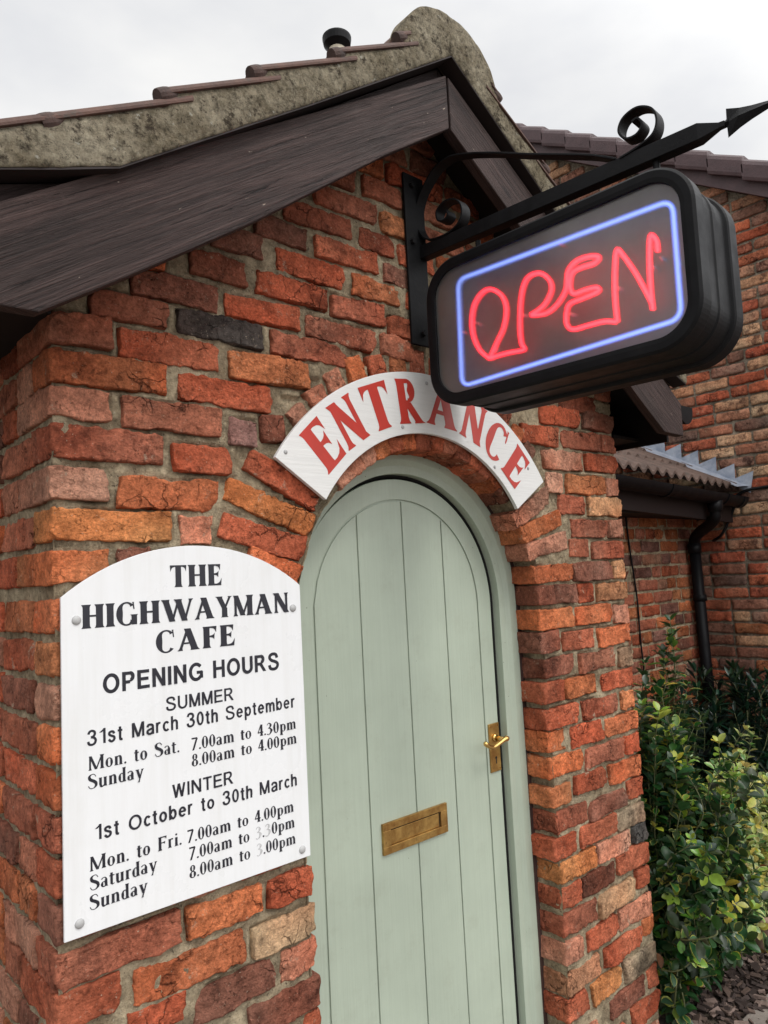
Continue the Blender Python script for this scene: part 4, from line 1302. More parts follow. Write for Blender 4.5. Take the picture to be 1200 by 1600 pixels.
def pane_mat():
    t = NT('hazy_acrylic_pane')
    tr = t.t.nodes.new('ShaderNodeBsdfTransparent'); tr.inputs[0].default_value = (0.93, 0.92, 0.90, 1)
    gl = t.t.nodes.new('ShaderNodeBsdfGlossy'); gl.inputs['Roughness'].default_value = 0.22
    df = t.t.nodes.new('ShaderNodeBsdfDiffuse'); df.inputs[0].default_value = (0.62, 0.61, 0.58, 1)
    fr = t.t.nodes.new('ShaderNodeFresnel'); fr.inputs[0].default_value = 1.45
    m1 = t.t.nodes.new('ShaderNodeMixShader'); m2 = t.t.nodes.new('ShaderNodeMixShader')
    dust = t.ramp(t.noise(9, 6, 0.65), [(0.3, 0.065), (0.75, 0.14)])
    rf = t.t.nodes.new('ShaderNodeBsdfRefraction'); rf.inputs['Roughness'].default_value = 0.30; rf.inputs['IOR'].default_value = 1.12
    rf.inputs[0].default_value = (0.95, 0.94, 0.92, 1)
    m0 = t.t.nodes.new('ShaderNodeMixShader')
    t.l(t.ramp(t.noise(5, 5, 0.6, loc=(2, 2, 2)), [(0.3, 0.42), (0.7, 0.62)]), m0.inputs[0]); t.l(tr.outputs[0], m0.inputs[1]); t.l(rf.outputs[0], m0.inputs[2])
    t.l(dust, m1.inputs[0]); t.l(m0.outputs[0], m1.inputs[1]); t.l(df.outputs[0], m1.inputs[2])
    t.l(fr.outputs[0], m2.inputs[0]); t.l(m1.outputs[0], m2.inputs[1]); t.l(gl.outputs[0], m2.inputs[2])
    t.l(m2.outputs[0], t.out.inputs[0])
    return t.m
plate('pane', 0.0295, 0.0285, 0.0310, pane_mat())
plate('back_pane', 0.0295, -0.1785, -0.1760, M['case'])
def neon_mat(name, col, strength):
    t = NT(name)
    e = t.t.nodes.new('ShaderNodeEmission')
    e.inputs[0].default_value = (*col, 1); e.inputs[1].default_value = strength
    t.l(e.outputs[0], t.out.inputs[0])
    return t.m
def shell_mat(name, col, strength):
    # glowing gas in a clear tube: adds its light over whatever shows through
    t = NT(name)
    e = t.t.nodes.new('ShaderNodeEmission'); e.inputs[0].default_value = (*col, 1); e.inputs[1].default_value = strength
    tr = t.t.nodes.new('ShaderNodeBsdfTransparent'); tr.inputs[0].default_value = (0.9, 0.85, 0.85, 1)
    a = t.t.nodes.new('ShaderNodeAddShader'); t.l(e.outputs[0], a.inputs[0]); t.l(tr.outputs[0], a.inputs[1]); t.l(a.outputs[0], t.out.inputs[0])
    return t.m
M['neon_red'] = shell_mat('red_neon_glow', (1.0, 0.004, 0.022), 2.2)
M['neon_red_core'] = neon_mat('red_neon_core', (1.0, 0.075, 0.10), 2.8)
M['neon_blue_core'] = neon_mat('blue_neon_core', (0.34, 0.50, 1.0), 1.7)
M['neon_blue'] = shell_mat('blue_neon_glow', (0.10, 0.20, 1.0), 0.75)
def tube_obj(name, pts, rad, mat, closed=False):
    mb = MB(); mb.tube(pts, rad, 10, 0, True, closed)
    o = mb.build(name, mat[0], lamp, True)
    mb = MB(); mb.tube(pts, rad * .5, 8, 0, True, closed)
    mb.build('glowing_core', mat[1], o, True)
    return o
# blue border, the four corners as the hand-bent tube has them
cs = [(0.003, 0.009), (0.572, -0.007), (0.571, -0.258), (-0.004, -0.274)]
bp = []
for i in range(4):
    p0 = Vector((*cs[i - 1], 0)); p1 = Vector((*cs[i], 0)); p2 = Vector((*cs[(i + 1) % 4], 0))
    d0 = (p0 - p1).normalized(); d2 = (p2 - p1).normalized(); r_ = 0.028
    for t in np.linspace(0, 1, 7):
        q = (p1 + d0 * r_) * (1 - t) ** 2 + p1 * 2 * t * (1 - t) + (p1 + d2 * r_) * t * t
        bp.append(sp(q.x, q.y, 0.0))
tube_obj('border_tube', bp, 0.0062, (M['neon_blue'], M['neon_blue_core']), True)
def letter(pts, r=0.0056, n=6):
    return catmull([sp(u, v, nn) for (u, v, nn) in pts], n), r
o_pts = [(0.09, -0.224), (0.059, -0.191), (0.042, -0.143), (0.045, -0.093), (0.063, -0.061), (0.092, -0.047), (0.118, -0.056), (0.141, -0.081), (0.149, -0.115), (0.138, -0.156), (0.117, -0.186), (0.091, -0.222)]
p_pts = [(0.095, -0.224), (0.106, -0.222), (0.149, -0.223), (0.192, -0.226), (0.186, -0.208), (0.185, -0.165), (0.193, -0.102), (0.206, -0.066), (0.225, -0.053), (0.252, -0.057), (0.274, -0.080), (0.278, -0.106), (0.261, -0.131), (0.241, -0.142), (0.218, -0.148)]
e_pts = [(0.219, -0.150), (0.261, -0.156), (0.292, -0.143), (0.316, -0.116), (0.324, -0.077), (0.349, -0.060), (0.385, -0.062), (0.402, -0.070), (0.391, -0.080), (0.360, -0.079), (0.336, -0.083), (0.327, -0.108), (0.333, -0.132), (0.363, -0.133), (0.391, -0.136), (0.394, -0.146), (0.354, -0.150), (0.325, -0.152), (0.315, -0.163), (0.311, -0.194), (0.325, -0.213), (0.365, -0.215), (0.404, -0.217), (0.431, -0.226)]
n_pts = [(0.434, -0.226), (0.433, -0.172), (0.437, -0.116), (0.445, -0.070), (0.459, -0.087), (0.485, -0.138), (0.512, -0.205)]
n2_pts = [(0.514, -0.223), (0.513, -0.175), (0.516, -0.107), (0.522, -0.066), (0.533, -0.080), (0.534, -0.104)]
for pts in (o_pts, p_pts, e_pts, n_pts, n2_pts):
    P3, r_ = letter([(u, v, 0.002) for u, v in pts])
    tube_obj('letter_tube', P3, r_, (M['neon_red'], M['neon_red_core']))
gm = NT('clear_tube_support'); M['glass_bit'] = gm.fin((0.55, 0.52, 0.48), 0.2)
for (u, v) in ((0.048, -0.12), (0.19, -0.14), (0.318, -0.175), (0.434, -0.15), (0.515, -0.13), (0.095, -0.20), (0.534, -0.118), (0.0, -0.13), (0.571, -0.14), (0.3, 0.0), (0.3, -0.265)):
    mb = MB(); mb.tube([sp(u + .004, v, -0.004), sp(u + .004, v, -0.026)], [0.0035, 0.006], 8)
    mb.build('tube_support', M['glass_bit'], lamp, True)

# the wrought iron bracket
bk = thing('sign_bracket', 'black wrought iron bracket with scrolls and an arrowhead finial, bolted to the gable brickwork', 'bracket', (0.998, -0.004, 2.28))
wp = MB(); wp.box((0.957, -0.0125, 2.275), (1.034, -0.0045, 2.778))
wp.build('wall_plate', M['iron'], bk, False, 0.0015)
for (x, z) in ((0.985, 2.745), (1.0, 2.31), (0.978, 2.575)):
    mb = MB(); mb.tube([(x, -0.012, z), (x, -0.022, z)], [0.0095, 0.0075], 6); mb.build('bolt', M['iron'], bk)
def spc(u, v, n=0.0):
    return sp(u, v, CEN + n)
ab = MB()
hn = 0.0155
def bar_ring(u, vc, hh, hw):
    return [spc(u, vc - hh, -hw), spc(u, vc - hh, hw), spc(u, vc + hh, hw), spc(u, vc + hh, -hw)]
secs = [(-0.184, .163, .0185, hn), (0.30, .152, .0185, hn), (0.612, .1455, .0185, hn), (0.652, .143, .0065, .0065), (0.664, .1425, .0062, .0062)]
V = []; F = []
for s_ in secs: V += bar_ring(*s_)
for i in range(len(secs) - 1):
    for a in range(4): F.append((4 * i + a, 4 * i + (a + 1) % 4, 4 * i + 4 + (a + 1) % 4, 4 * i + 4 + a))
F += [(0, 1, 2, 3), tuple(4 * (len(secs) - 1) + a for a in range(4))]
ab.add(V, F)
ab.build('arm', M['iron'], bk, False, 0.0014)
fb = MB()                                        # arrowhead: diamond section, swept barbs, long concave point
fin_ = [(0.662, .1425, .0062, .0062), (0.670, .1425, .012, .008), (0.667, .1425, .0315, .0030), (0.692, .1425, .021, .0095), (0.715, .1425, .0145, .0085), (0.745, .1425, .0085, .0065), (0.785, .1425, .0035, .003), (0.815, .1425, .0006, .0006)]
V = []; F = []
for (u, vc, hh, hw) in fin_: V += [spc(u, vc - hh, 0), spc(u, vc, hw), spc(u, vc + hh, 0), spc(u, vc, -hw)]
for i in range(len(fin_) - 1):
    for a in range(4): F.append((4 * i + a, 4 * i + (a + 1) % 4, 4 * i + 4 + (a + 1) % 4, 4 * i + 4 + a))
F += [(0, 1, 2, 3), tuple(4 * (len(fin_) - 1) + a for a in range(4))]
fb.add(V, F)
fb.build('arrowhead', M['iron'], bk)
def strap(name, pts, wd=0.036, th=0.0048, n=8, taper=None):
    P = catmull([(u, v, 0) for u, v in pts], n)
    V = []; F = []
    for i, p in enumerate(P):
        d = (P[min(i + 1, len(P) - 1)] - P[max(i - 1, 0)]).normalized()
        nx, ny = -d.y * th / 2, d.x * th / 2
        V += [spc(p.x + nx, p.y + ny, -wd / 2), spc(p.x + nx, p.y + ny, wd / 2), spc(p.x - nx, p.y - ny, wd / 2), spc(p.x - nx, p.y - ny, -wd / 2)]
    for i in range(len(P) - 1):
        for a in range(4): F.append((4 * i + a, 4 * i + (a + 1) % 4, 4 * i + 4 + (a + 1) % 4, 4 * i + 4 + a))
    F += [(0, 1, 2, 3), tuple(4 * (len(P) - 1) + a for a in range(4))]
    mb = MB(); mb.add(V, F)
    return mb.build(name, M['iron'], bk, False, 0.0008)
strap('scroll', [(0.43, 0.168), (0.357, 0.211), (0.201, 0.285), (0.100, 0.335), (0.023, 0.369), (-0.030, 0.388), (-0.066, 0.393), (-0.105, 0.383), (-0.136, 0.361), (-0.165, 0.330), (-0.181, 0.294), (-0.184, 0.258), (-0.170, 0.216), (-0.138, 0.188), (-0.083, 0.180), (-0.038, 0.190), (-0.018, 0.212), (-0.018, 0.240), (-0.038, 0.265), (-0.075, 0.274), (-0.104, 0.258), (-0.103, 0.232), (-0.082, 0.222), (-0.066, 0.232), (-0.070, 0.247)])
strap('scroll', [(0.44, 0.165), (0.480, 0.171), (0.518, 0.184), (0.530, 0.212), (0.520, 0.243), (0.488, 0.261), (0.455, 0.253), (0.442, 0.228), (0.456, 0.204), (0.482, 0.201), (0.497, 0.217), (0.488, 0.236), (0.474, 0.234)])
for u in (0.02, 0.515):
    mb = MB()
    mb.tube([spc(u, 0.130), spc(u, 0.060)], 0.0075, 10)
    mb.tube([spc(u, 0.072), spc(u, 0.056)], [0.012, 0.013], 10)
    mb.build('hanger', M['iron'], bk)

# ------------------------------------------------------------------ house behind: gable wall facing -X
HX = 4.30
house = thing('brick_house', 'tall weathered buff and red brick house gable with plum coloured verge tiles behind the porch', 'house', (HX, 1.0, 0.0))
def rake(y):                                     # underside of the verge board above the wall
    return 3.83 + 0.63 * (y - 0.142) if False else 3.800 + 0.660 * (y - 0.142)
RY = 3.6
def house_top(y):
    return np.where(y < RY, rake(y), rake(2 * RY - y))
hw = Wall()
FS = 1.30
far_cols = [(.34, .20, .12), (.40, .26, .15), (.30, .155, .095), (.26, .15, .10), (.38, .135, .07), (.22, .13, .09), (.45, .32, .19), (.33, .11, .06), (.17, .11, .08), (.40, .23, .14), (.36, .115, .06), (.34, .12, .07), (.30, .09, .05)]
low_cols = [(.24, .10, .065), (.32, .10, .055), (.19, .085, .06), (.36, .13, .06), (.27, .14, .09), (.15, .08, .06)]
far_cols = [(c[0] * FS * 1.03, c[1] * FS * .90, c[2] * FS * .92) for c in far_cols]; low_cols = [tuple(q * FS for q in c) for c in low_cols]
k = 0
z = 0.04
while z < 6.4:
    y = -2.2 + (0.0 if k % 2 else 0.115)
    while y < 4.4:
        L = 0.215 if random.random() > .12 else 0.103
        if z + .06 < float(house_top(np.array(y + L / 2))) + 0.05:
            vis = 0.1 < y < 2.4
            c = random.choice(far_cols if (z > 1.6 or random.random() < .35) else low_cols)
            hw.brick((HX + random.uniform(-.002, .003), y + L, z), (0, -1, 0), (1, 0, 0), Z_, L, 0.05, 0.063, c, res=(10, 2, 4) if vis else (4, 1, 2), rough=0.95, rad=0.006)
        y += L + 0.0115
    z += 0.075; k += 1
hw.grid((HX, 4.5, 0.0), (0, -1, 0), (1, 0, 0), Z_, 6.8, 6.5, 0.045, lambda cx, cz: cz < house_top(4.5 - cx) + .08, None, 0.013, 0.003, 4)
hw.build('wall', [M['brick_far'], M['mortar_far']], house)
# verge: bargeboard and a row of cloaked verge tiles running down the rake
def rk(y, dz): return (y, rake(y) + dz)
mb = MB()
y0, y1 = -2.4, RY
mb.prism([(HX - 0.085, y, z) for y, z in (rk(y0, 0.02), rk(y1, 0.02), rk(y1, 0.135), rk(y0, 0.135))], (0.022, 0, 0))
mb.build('bargeboard', M['tile_purple'], house, False, 0.002)
mb = MB()
mb.prism([(HX - 0.063, y, z) for y, z in (rk(y0, 0.035), rk(y1, 0.035), rk(y1, 0.055), rk(y0, 0.055))], (0.12, 0, 0))
mb.build('soffit', M['soffit'], house)
mb = MB()
sl = math.atan(0.660)
y = y0
i = 0
while y < y1 - 0.1:
    Ly = 0.205
    a = (y - 0.012, rake(y) + 0.130); b = (y + Ly, rake(y + Ly) + 0.118)
    # section across the tile in X,Z: drop at the outer face, rounded shoulder, then flat
    sec = [(-0.122, -0.022), (-0.128, 0.0), (-0.128, 0.080), (-0.120, 0.105), (-0.104, 0.121), (-0.080, 0.128), (0.20, 0.128), (0.20, 0.108), (-0.080, 0.108), (-0.104, 0.088), (-0.106, -0.022)]
    V = [(HX + sx, a[0], a[1] + sz + 0.004) for sx, sz in sec] + [(HX + sx, b[0], b[1] + sz - 0.001) for sx, sz in sec]
    n = len(sec)
    F = [(q, (q + 1) % n, n + (q + 1) % n, n + q) for q in range(n)] + [tuple(range(n)), tuple(range(2 * n - 1, n - 1, -1))]
    mb.add(V, F)
    y += Ly; i += 1
mb.build('verge_tiles', M['tile_purple'], house, False, 0.003)
mb = MB()
mb.prism([(HX + 0.19, y_, z_) for y_, z_ in (rk(y0, 0.20), rk(y1, 0.20), (2 * RY - y0, rake(y0) + .20), (2 * RY - y0, rake(y0) + .1), rk(y1, 0.1), rk(y0, 0.1))], (6.0, 0, 0))
mb.build('roof', M['tile_purple'], house)
# ------------------------------------------------------------------ low range between porch and house
LY = 0.80
lean = thing('lean_to_range', 'low red brick range with a tiled roof and lead flashing squeezed between porch and house', 'outbuilding', (3.1, LY, 0.0))
lw = Wall()
z = 0.03; k = 0
low2 = [(.38, .10, .05), (.44, .13, .055), (.34, .12, .075), (.27, .10, .065), (.46, .16, .07), (.40, .19, .12), (.22, .10, .075), (.42, .15, .09)]
while z < 2.05:
    x = 2.0 + (0.0 if k % 2 else 0.06)
    while x < 4.28:
        L = random.choice((0.215, 0.104, 0.104, 0.16)) if (k % 2) else random.choice((0.104, 0.215))
        L = min(L, 4.295 - x)
        if L > .03:
            lw.brick((x, LY, z), X_, Y_, Z_, L, 0.05, 0.063, random.choice(low2), res=(9, 2, 4), rough=0.8)
        x += L + 0.013
    z += 0.076; k += 1
lw.grid((1.99, LY, 0.0), X_, Y_, Z_, 2.32, 2.1, 0.03, None, None, 0.006, 0.003, 8)
lw.build('wall', [M['brick'], M['mortar']], lean)
def eave_z(x): return 2.075 - 0.040 * (x - 2.9)
EY = 0.50
mb = MB()
mb.add([(1.999, EY + .06, eave_z(2.0) - .155), (4.285, EY + .06, eave_z(4.285) - .155), (4.285, EY + .06, eave_z(4.285) + .02), (1.999, EY + .06, eave_z(2) + .02),
        (1.999, EY + .082, eave_z(2.0) - .155), (4.285, EY + .082, eave_z(4.285) - .155), (4.285, EY + .082, eave_z(4.285) + .02), (1.999, EY + .082, eave_z(2) + .02)],
       [(0, 1, 2, 3), (7, 6, 5, 4), (0, 4, 5, 1), (3, 2, 6, 7), (0, 3, 7, 4), (1, 5, 6, 2)])
mb.build('fascia', M['wood_plain'], lean, False, 0.002)
mb = MB(); mb.box((1.999, EY + .083, eave_z(3) - .165), (4.285, LY + .02, eave_z(3) - .15)); mb.build('soffit', M['soffit'], lean)
# corrugated interlocking tiles, three courses seen
PITCH = math.tan(R(29))
mb = MB()
xs = np.arange(1.999, 4.27, 0.0118)
for c in range(5):
    y0 = EY - 0.012 + c * 0.27; y1 = y0 + 0.29
    off = 0.016
    V = []; F = []
    n = len(xs)
    for lay in (0, -0.017):
        for (yy, dz) in ((y0, off), (y1, 0.0)):
            for x in xs:
                ph = (x / 0.098) % 1.0
                wv = 0.030 * (0.5 + 0.5 * math.cos(2 * math.pi * ph)) ** 1.3
                V.append((x, yy, eave_z(x) + 0.045 + PITCH * (yy - EY) + dz + wv + lay))
    for i in range(n - 1):
        F += [(i, i + 1, n + i + 1, n + i), (2 * n + i + 1, 2 * n + i, 3 * n + i, 3 * n + i + 1), (i + 1, i, 2 * n + i, 2 * n + i + 1), (n + i, n + i + 1, 3 * n + i + 1, 3 * n + i)]
    F += [(0, n, 3 * n, 2 * n), (n - 1, 3 * n - 1, 4 * n - 1, 2 * n - 1)]
    mb.add(V, F)
mb.build('roof_tiles', M['tile_lean'], lean, False, 0, True)
# stepped lead flashing up the house wall, with its apron dressed over the tiles
mb = MB()
pts_l = []; ys = 0.43; zz = 2.035
base = []; top = []
def rz(y): return eave_z(4.28) + 0.075 + PITCH * (y - EY)
saw = [(0.44, rz(0.44) - 0.02)]
y = 0.44
while y < 1.75:
    saw += [(y - 0.030, rz(y) + 0.115), (y + 0.085, rz(y + 0.085) + 0.035)]
    y += 0.112
poly = saw + [(y, rz(y) - 0.03)]
mb.prism([(4.288, a, b) for a, b in poly], (0.003, 0, 0))
mb.add([(4.287, 0.45, rz(0.45) + .02), (4.13, 0.455, rz(0.455) + 0.006), (4.13, 1.8, rz(1.8) + 0.006), (4.287, 1.8, rz(1.8) + .02)], [(0, 1, 2, 3)])
mb.build('lead_flashing', M['lead'], lean, False, 0, True)
# gutter, outlet and swan-neck downpipe
g = MB()
def half(x, r0, r1):
    zc = eave_z(x) - 0.008
    P = [(EY + r0 * math.cos(t), zc + r0 * math.sin(t)) for t in np.linspace(math.pi, 2 * math.pi, 14)]
    Q = [(EY + r1 * math.cos(t), zc + r1 * math.sin(t)) for t in np.linspace(2 * math.pi, math.pi, 14)]
    return [(x, a, b) for a, b in P + Q]
A = half(2.003, .058, .053); B = half(4.22, .058, .053); n = len(A)
g.add(A + B, [(q, (q + 1) % n, n + (q + 1) % n, n + q) for q in range(n)] + [tuple(range(n)), tuple(range(2 * n - 1, n - 1, -1))])
for xx in (3.30, 3.98, 4.20):
    A = half(xx, .064, .057); B = half(xx + .05, .064, .057)
    g.add(A + B, [(q, (q + 1) % n, n + (q + 1) % n, n + q) for q in range(n)] + [tuple(range(n)), tuple(range(2 * n - 1, n - 1, -1))])
g.build('gutter', M['pvc'], lean)
mb = MB()
ox = 3.91
ez = eave_z(ox)
mb.tube([(ox, EY, ez - .05), (ox, EY, ez - .115)], [.046, .041], 16)
mb.tube(catmull([(ox, EY, ez - .10), (ox + .01, EY + .01, ez - .145), (ox + .06, EY + .07, ez - .185), (ox + .15, LY - .12, ez - .225), (ox + .20, LY - .062, ez - .265), (ox + .212, LY - .052, ez - .33)], 6), .034, 16)
mb.tube([(ox + .210, LY - .052, ez - .29), (ox + .212, LY - .052, ez - .35)], .041, 16)
mb.tube([(ox + .212, LY - .052, ez - .33), (ox + .250, LY - .052, 0.05)], .034, 16)
for zc in (1.42, 0.75): mb.tube([(ox + .225, LY - .052, zc), (ox + .226, LY - .052, zc - .04)], .041, 16)
mb.build('downpipe', M['pvc'], lean, True)
# cables
t1 = MB()
t1.tube(catmull([(3.40, LY - .006, 1.93), (3.41, LY - .010, 1.72), (3.445, LY - .010, 1.45), (3.45, LY - .008, 1.2), (3.46, LY - .010, 0.95), (3.45, LY - .008, 0.6), (3.45, LY - .008, 0.1)], 6), 0.0052, 6)
o = t1.build('cable', M['pvc'], None, True)
tag(o, 'thin black cable hanging down the red brick beside the porch', 'cable')
t1 = MB()
t1.tube(catmull([(HX - .012, 0.70, 1.76), (HX - .05, 0.62, 1.80), (HX - .02, 0.55, 1.95), (HX - .03, 0.53, 2.02), (HX - .02, 0.45, 2.06), (HX - .012, 0.30, 2.07), (HX - .012, -0.4, 2.12), (HX - .012, -1.2, 2.13)], 6), 0.009, 6)
o = t1.build('cable', M['pvc'], None, True)
tag(o, 'black cable running along the buff brick house wall from the gutter end', 'cable')

# flue pipe on the porch roof
fl = thing('flue_pipe', 'small cream flue pipe with a dark disc cowl poking above the roof ridge', 'flue', (1.243, 0.6, 2.86))
mb = MB(); mb.tube([(1.243, 0.6, 2.80), (1.243, 0.6, 3.680)], 0.033, 18); mb.build('pipe', M['cream_pipe'], fl, True)
mb = MB(); mb.tube([(1.243, 0.6, 3.655), (1.243, 0.6, 3.678), (1.243, 0.6, 3.700), (1.243, 0.6, 3.706), (1.243, 0.6, 3.718)], [0.030, 0.052, 0.056, 0.056, 0.030], 28)
mb.build('cowl', M['pvc'], fl, False)

# ------------------------------------------------------------------ ground
def ground_mat():
    t = NT('earth')
    c = t.mix(t.ramp(t.noise(3, 6, 0.65), [(0.35, 0), (0.65, 1)]), (0.05, 0.036, 0.026), (0.11, 0.085, 0.06))
    return t.fin(c, 0.95, t.bump(t.noise(40, 6, 0.7), 0.6, 0.02))
def paving_mat():
    t = NT('concrete_paving')
    c = t.mix(t.ramp(t.noise(5, 6, 0.65), [(0.35, 0), (0.65, 1)]), (0.17, 0.145, 0.125), (0.26, 0.225, 0.195))
    c = t.mix(1.0, c, t.ramp(t.noise(120, 4, 0.7), [(0.3, 0.75), (0.7, 1.15)]), 'MULTIPLY')
    return t.fin(c, 0.9, t.bump(t.noise(110, 6, 0.7), 0.5, 0.004))
def struct(o):
    o['kind'] = 'structure'
    return o
mb = MB(); mb.add([(-600, -600, -0.012), (600, -600, -0.012), (600, 600, -0.012), (-600, 600, -0.012)], [(0, 1, 2, 3)])
struct(mb.build('ground', ground_mat(), None, False, 0, False))
pv = MB()
for i in range(-6, 9):
    for j in range(1, 9):
        x0 = i * 0.6 + .05; y1 = -0.155 - (j - 1) * 0.6
        pv.box((x0 + .004, y1 - .592, -0.05), (x0 + .596, y1, 0.006 + random.uniform(-.002, .002)))
struct(pv.build('paving', paving_mat(), None, False, 0.004))
# bark mulch in the planting bed
bm_ = MB()
for i in range(5200):
    x = random.uniform(2.02, 4.25); y = random.uniform(-0.17, 0.78)
    if random.random() < .05: y = -0.17 - abs(random.gauss(0, .05))
    s = random.uniform(.008, .026); w_ = s * random.uniform(.3, .7); h_ = random.uniform(.002, .006)
    q = Matrix.Rotation(random.uniform(0, 6.28), 4, 'Z') @ Matrix.Rotation(random.uniform(-.5, .5), 4, 'X') @ Matrix.Rotation(random.uniform(-.4, .4), 4, 'Y')
    c = Vector((x, y, random.uniform(-.004, .016)))
    P = [(-s, -w_ * .6, -h_), (s * .9, -w_, -h_), (s, w_ * .7, -h_), (-s * .8, w_, -h_), (-s, -w_ * .6, h_), (s * .9, -w_, h_), (s, w_ * .7, h_), (-s * .8, w_, h_)]
    bm_.add([c + q @ Vector(p) for p in P], [(0, 3, 2, 1), (4, 5, 6, 7), (0, 1, 5, 4), (1, 2, 6, 5), (2, 3, 7, 6), (3, 0, 4, 7)], random.choice((0, 0, 1, 2)))
def bark(n, c):
    return paint_mat(n, c, 0.85, 0.3, 0.4, 60)
o = bm_.build('bark_mulch', [bark('bark_dark', (.035, .022, .018)), bark('bark_mid', (.085, .055, .042)), bark('bark_pale', (.17, .12, .10))], None, False, 0, False)
o['kind'] = 'stuff'; o['label'] = 'loose bark chips covering the planting bed beside the porch'

# ------------------------------------------------------------------ shrubs: every leaf a small folded blade
def leaf_mat(name, rough=0.35, trans=0.25):
    t = NT(name)
    at = t.attr('bcol')
    c = t.mix(1.0, at.outputs['Color'], t.ramp(t.noise(60, 4, 0.6), [(0.3, 0.8), (0.7, 1.15)]), 'MULTIPLY')
    t.fin(c, rough, spec=0.5)
    tr = t.t.nodes.new('ShaderNodeBsdfTranslucent'); t.l(c, tr.inputs[0])
    mx = t.t.nodes.new('ShaderNodeMixShader'); mx.inputs[0].default_value = trans
    t.l(t.b.outputs[0], mx.inputs[1]); t.l(tr.outputs[0], mx.inputs[2]); t.l(mx.outputs[0], t.out.inputs[0])
    return t.m
M['leaf'] = leaf_mat('glossy_leaf')
M['twig'] = paint_mat('green_brown_twig', (.10, .11, .045), 0.7, 0.2, 0.3, 40)
TA = np.array([-1, -.72, 0, .72, 1.0])
TL = np.array([.22, .45, .68, .87]); TWD = np.array([.62, 1.0, .95, .58])
def leaves(pos, dirs, ups, length, aspect, cc, ce, curl=.16):
    """pos, dirs, ups: (N,3); length (N); cc/ce: centre and edge colours (N,3)"""
    N = len(pos)
    d = dirs / np.linalg.norm(dirs, axis=1, keepdims=True)
    s = np.cross(d, ups); s /= np.linalg.norm(s, axis=1, keepdims=True) + 1e-9
    u = np.cross(s, d)
    loc = [(0, 0, 0, 0)]
    for l, w in zip(TL, TWD):
        for a in TA: loc.append((l, a * w, abs(a) * .30 * w, abs(a)))
    loc.append((1, 0, 0, 0))
    loc = np.array(loc)                         # along, across, rise, edge
    L = length[:, None]
    al = loc[None, :, 0] * L; ac = loc[None, :, 1] * L * aspect * .5
    up = loc[None, :, 2] * L * aspect * .5 - curl * L * loc[None, :, 0] ** 2
    V = pos[:, None, :] + al[..., None] * d[:, None, :] + ac[..., None] * s[:, None, :] + up[..., None] * u[:, None, :]
    e = (loc[:, 3] > .9).astype(float)[None, :, None]
    C = cc[:, None, :] * (1 - e) + ce[:, None, :] * e
    f = []
    for a in range(4): f.append((0, 1 + a + 1, 1 + a, 1 + a))
    nv = len(loc)
    tri = [(0, 2 + a, 1 + a) for a in range(4)] + [(nv - 1, 1 + 15 + a, 2 + 15 + a) for a in range(4)]
    quad = [(1 + 5 * r + a, 2 + 5 * r + a, 7 + 5 * r + a, 6 + 5 * r + a) for r in range(3) for a in range(4)]
    base = (np.arange(N) * nv)[:, None, None]
    T = (np.array(tri)[None] + base).reshape(-1, 3); Q = (np.array(quad)[None] + base).reshape(-1, 4)
    C4 = np.ones((N * nv, 4)); C4[:, :3] = C.reshape(-1, 3)
    return V.reshape(-1, 3), T.tolist() + Q.tolist(), C4
def grow(stems, step, whorl, ln, asp, colfn, lift=.5, jitter=.25, tipn=4):
    """leaf pairs along each stem (list of Catmull point lists)"""
    P = []; D = []; U = []; Ls = []; CC = []; CE = []
    for st in stems:
        pts = st
        acc = 0; ph = random.uniform(0, 6.28)
        n = len(pts)
        for i in range(1, n):
            a, b = pts[i - 1], pts[i]
            acc += (b - a).length
            if acc > step or i == n - 1:
                acc = 0; ph += 1.57 + random.uniform(-.4, .4)
                t = (b - a).normalized()
                s = t.orthogonal().normalized(); w_ = t.cross(s)
                cnt = whorl if i < n - 1 else tipn
                for k in range(cnt):
                    an = ph + 2 * math.pi * k / cnt + random.uniform(-.3, .3)
                    rad = s * math.cos(an) + w_ * math.sin(an)
                    lf = lift if i < n - 1 else lift + .5
                    d = (rad + t * (lf + random.uniform(-.2, .3)) + Vector((random.gauss(0, jitter), random.gauss(0, jitter), random.gauss(0, jitter)))).normalized()
                    P.append(b + rad * .003); D.append(d); U.append((t * 1.0 + Vector((0, 0, .6)) - rad * .2))
                    Ls.append(random.uniform(*ln) * (0.75 if i == n - 1 else 1))
                    c, e = colfn(b, i / n); CC.append(c); CE.append(e)
    return leaves(np.array(P), np.array(D), np.array(U), np.array(Ls), asp, np.array(CC), np.array(CE))
def stem(base, tip, wob=.03, n=7):
    base = Vector(base); tip = Vector(tip)
    c = [base]
    for t in (.3, .6, .85):
        p = base.lerp(tip, t) + Vector((random.gauss(0, wob), random.gauss(0, wob), random.gauss(0, wob * .4)))
        c.append(p)
    return catmull(c + [tip], n)
def shrub(name, label, stems, leafargs, twig_r, loc, group=None):
    r = thing(name, label, 'shrub', loc, group)
    V, F, C = grow(stems, *leafargs)
    mesh_obj('foliage', V, F, M['leaf'], r, True, None, None, C)
    mb = MB()
    for s in stems: mb.tube(s, list(np.linspace(twig_r, twig_r * .4, len(s))), 5)
    mb.build('stems', M['twig'], r, True)
    return r
G_ = lambda a, b: np.array([random.uniform(x, y) for x, y in zip(a, b)])
_tip = {}
def cluster(p, t, prob, fn):
    """a whole tip whorl shares one colour"""
    key = (round(p.x, 4), round(p.y, 4), round(p.z, 4))
    if key not in _tip:
        _tip[key] = fn() if random.random() < prob else None
    return _tip[key]
def lime():
    return random.choice((((.16, .27, .03), (.26, .38, .05)), ((.30, .33, .04), (.50, .46, .09)), ((.10, .19, .03), (.16, .28, .04))))
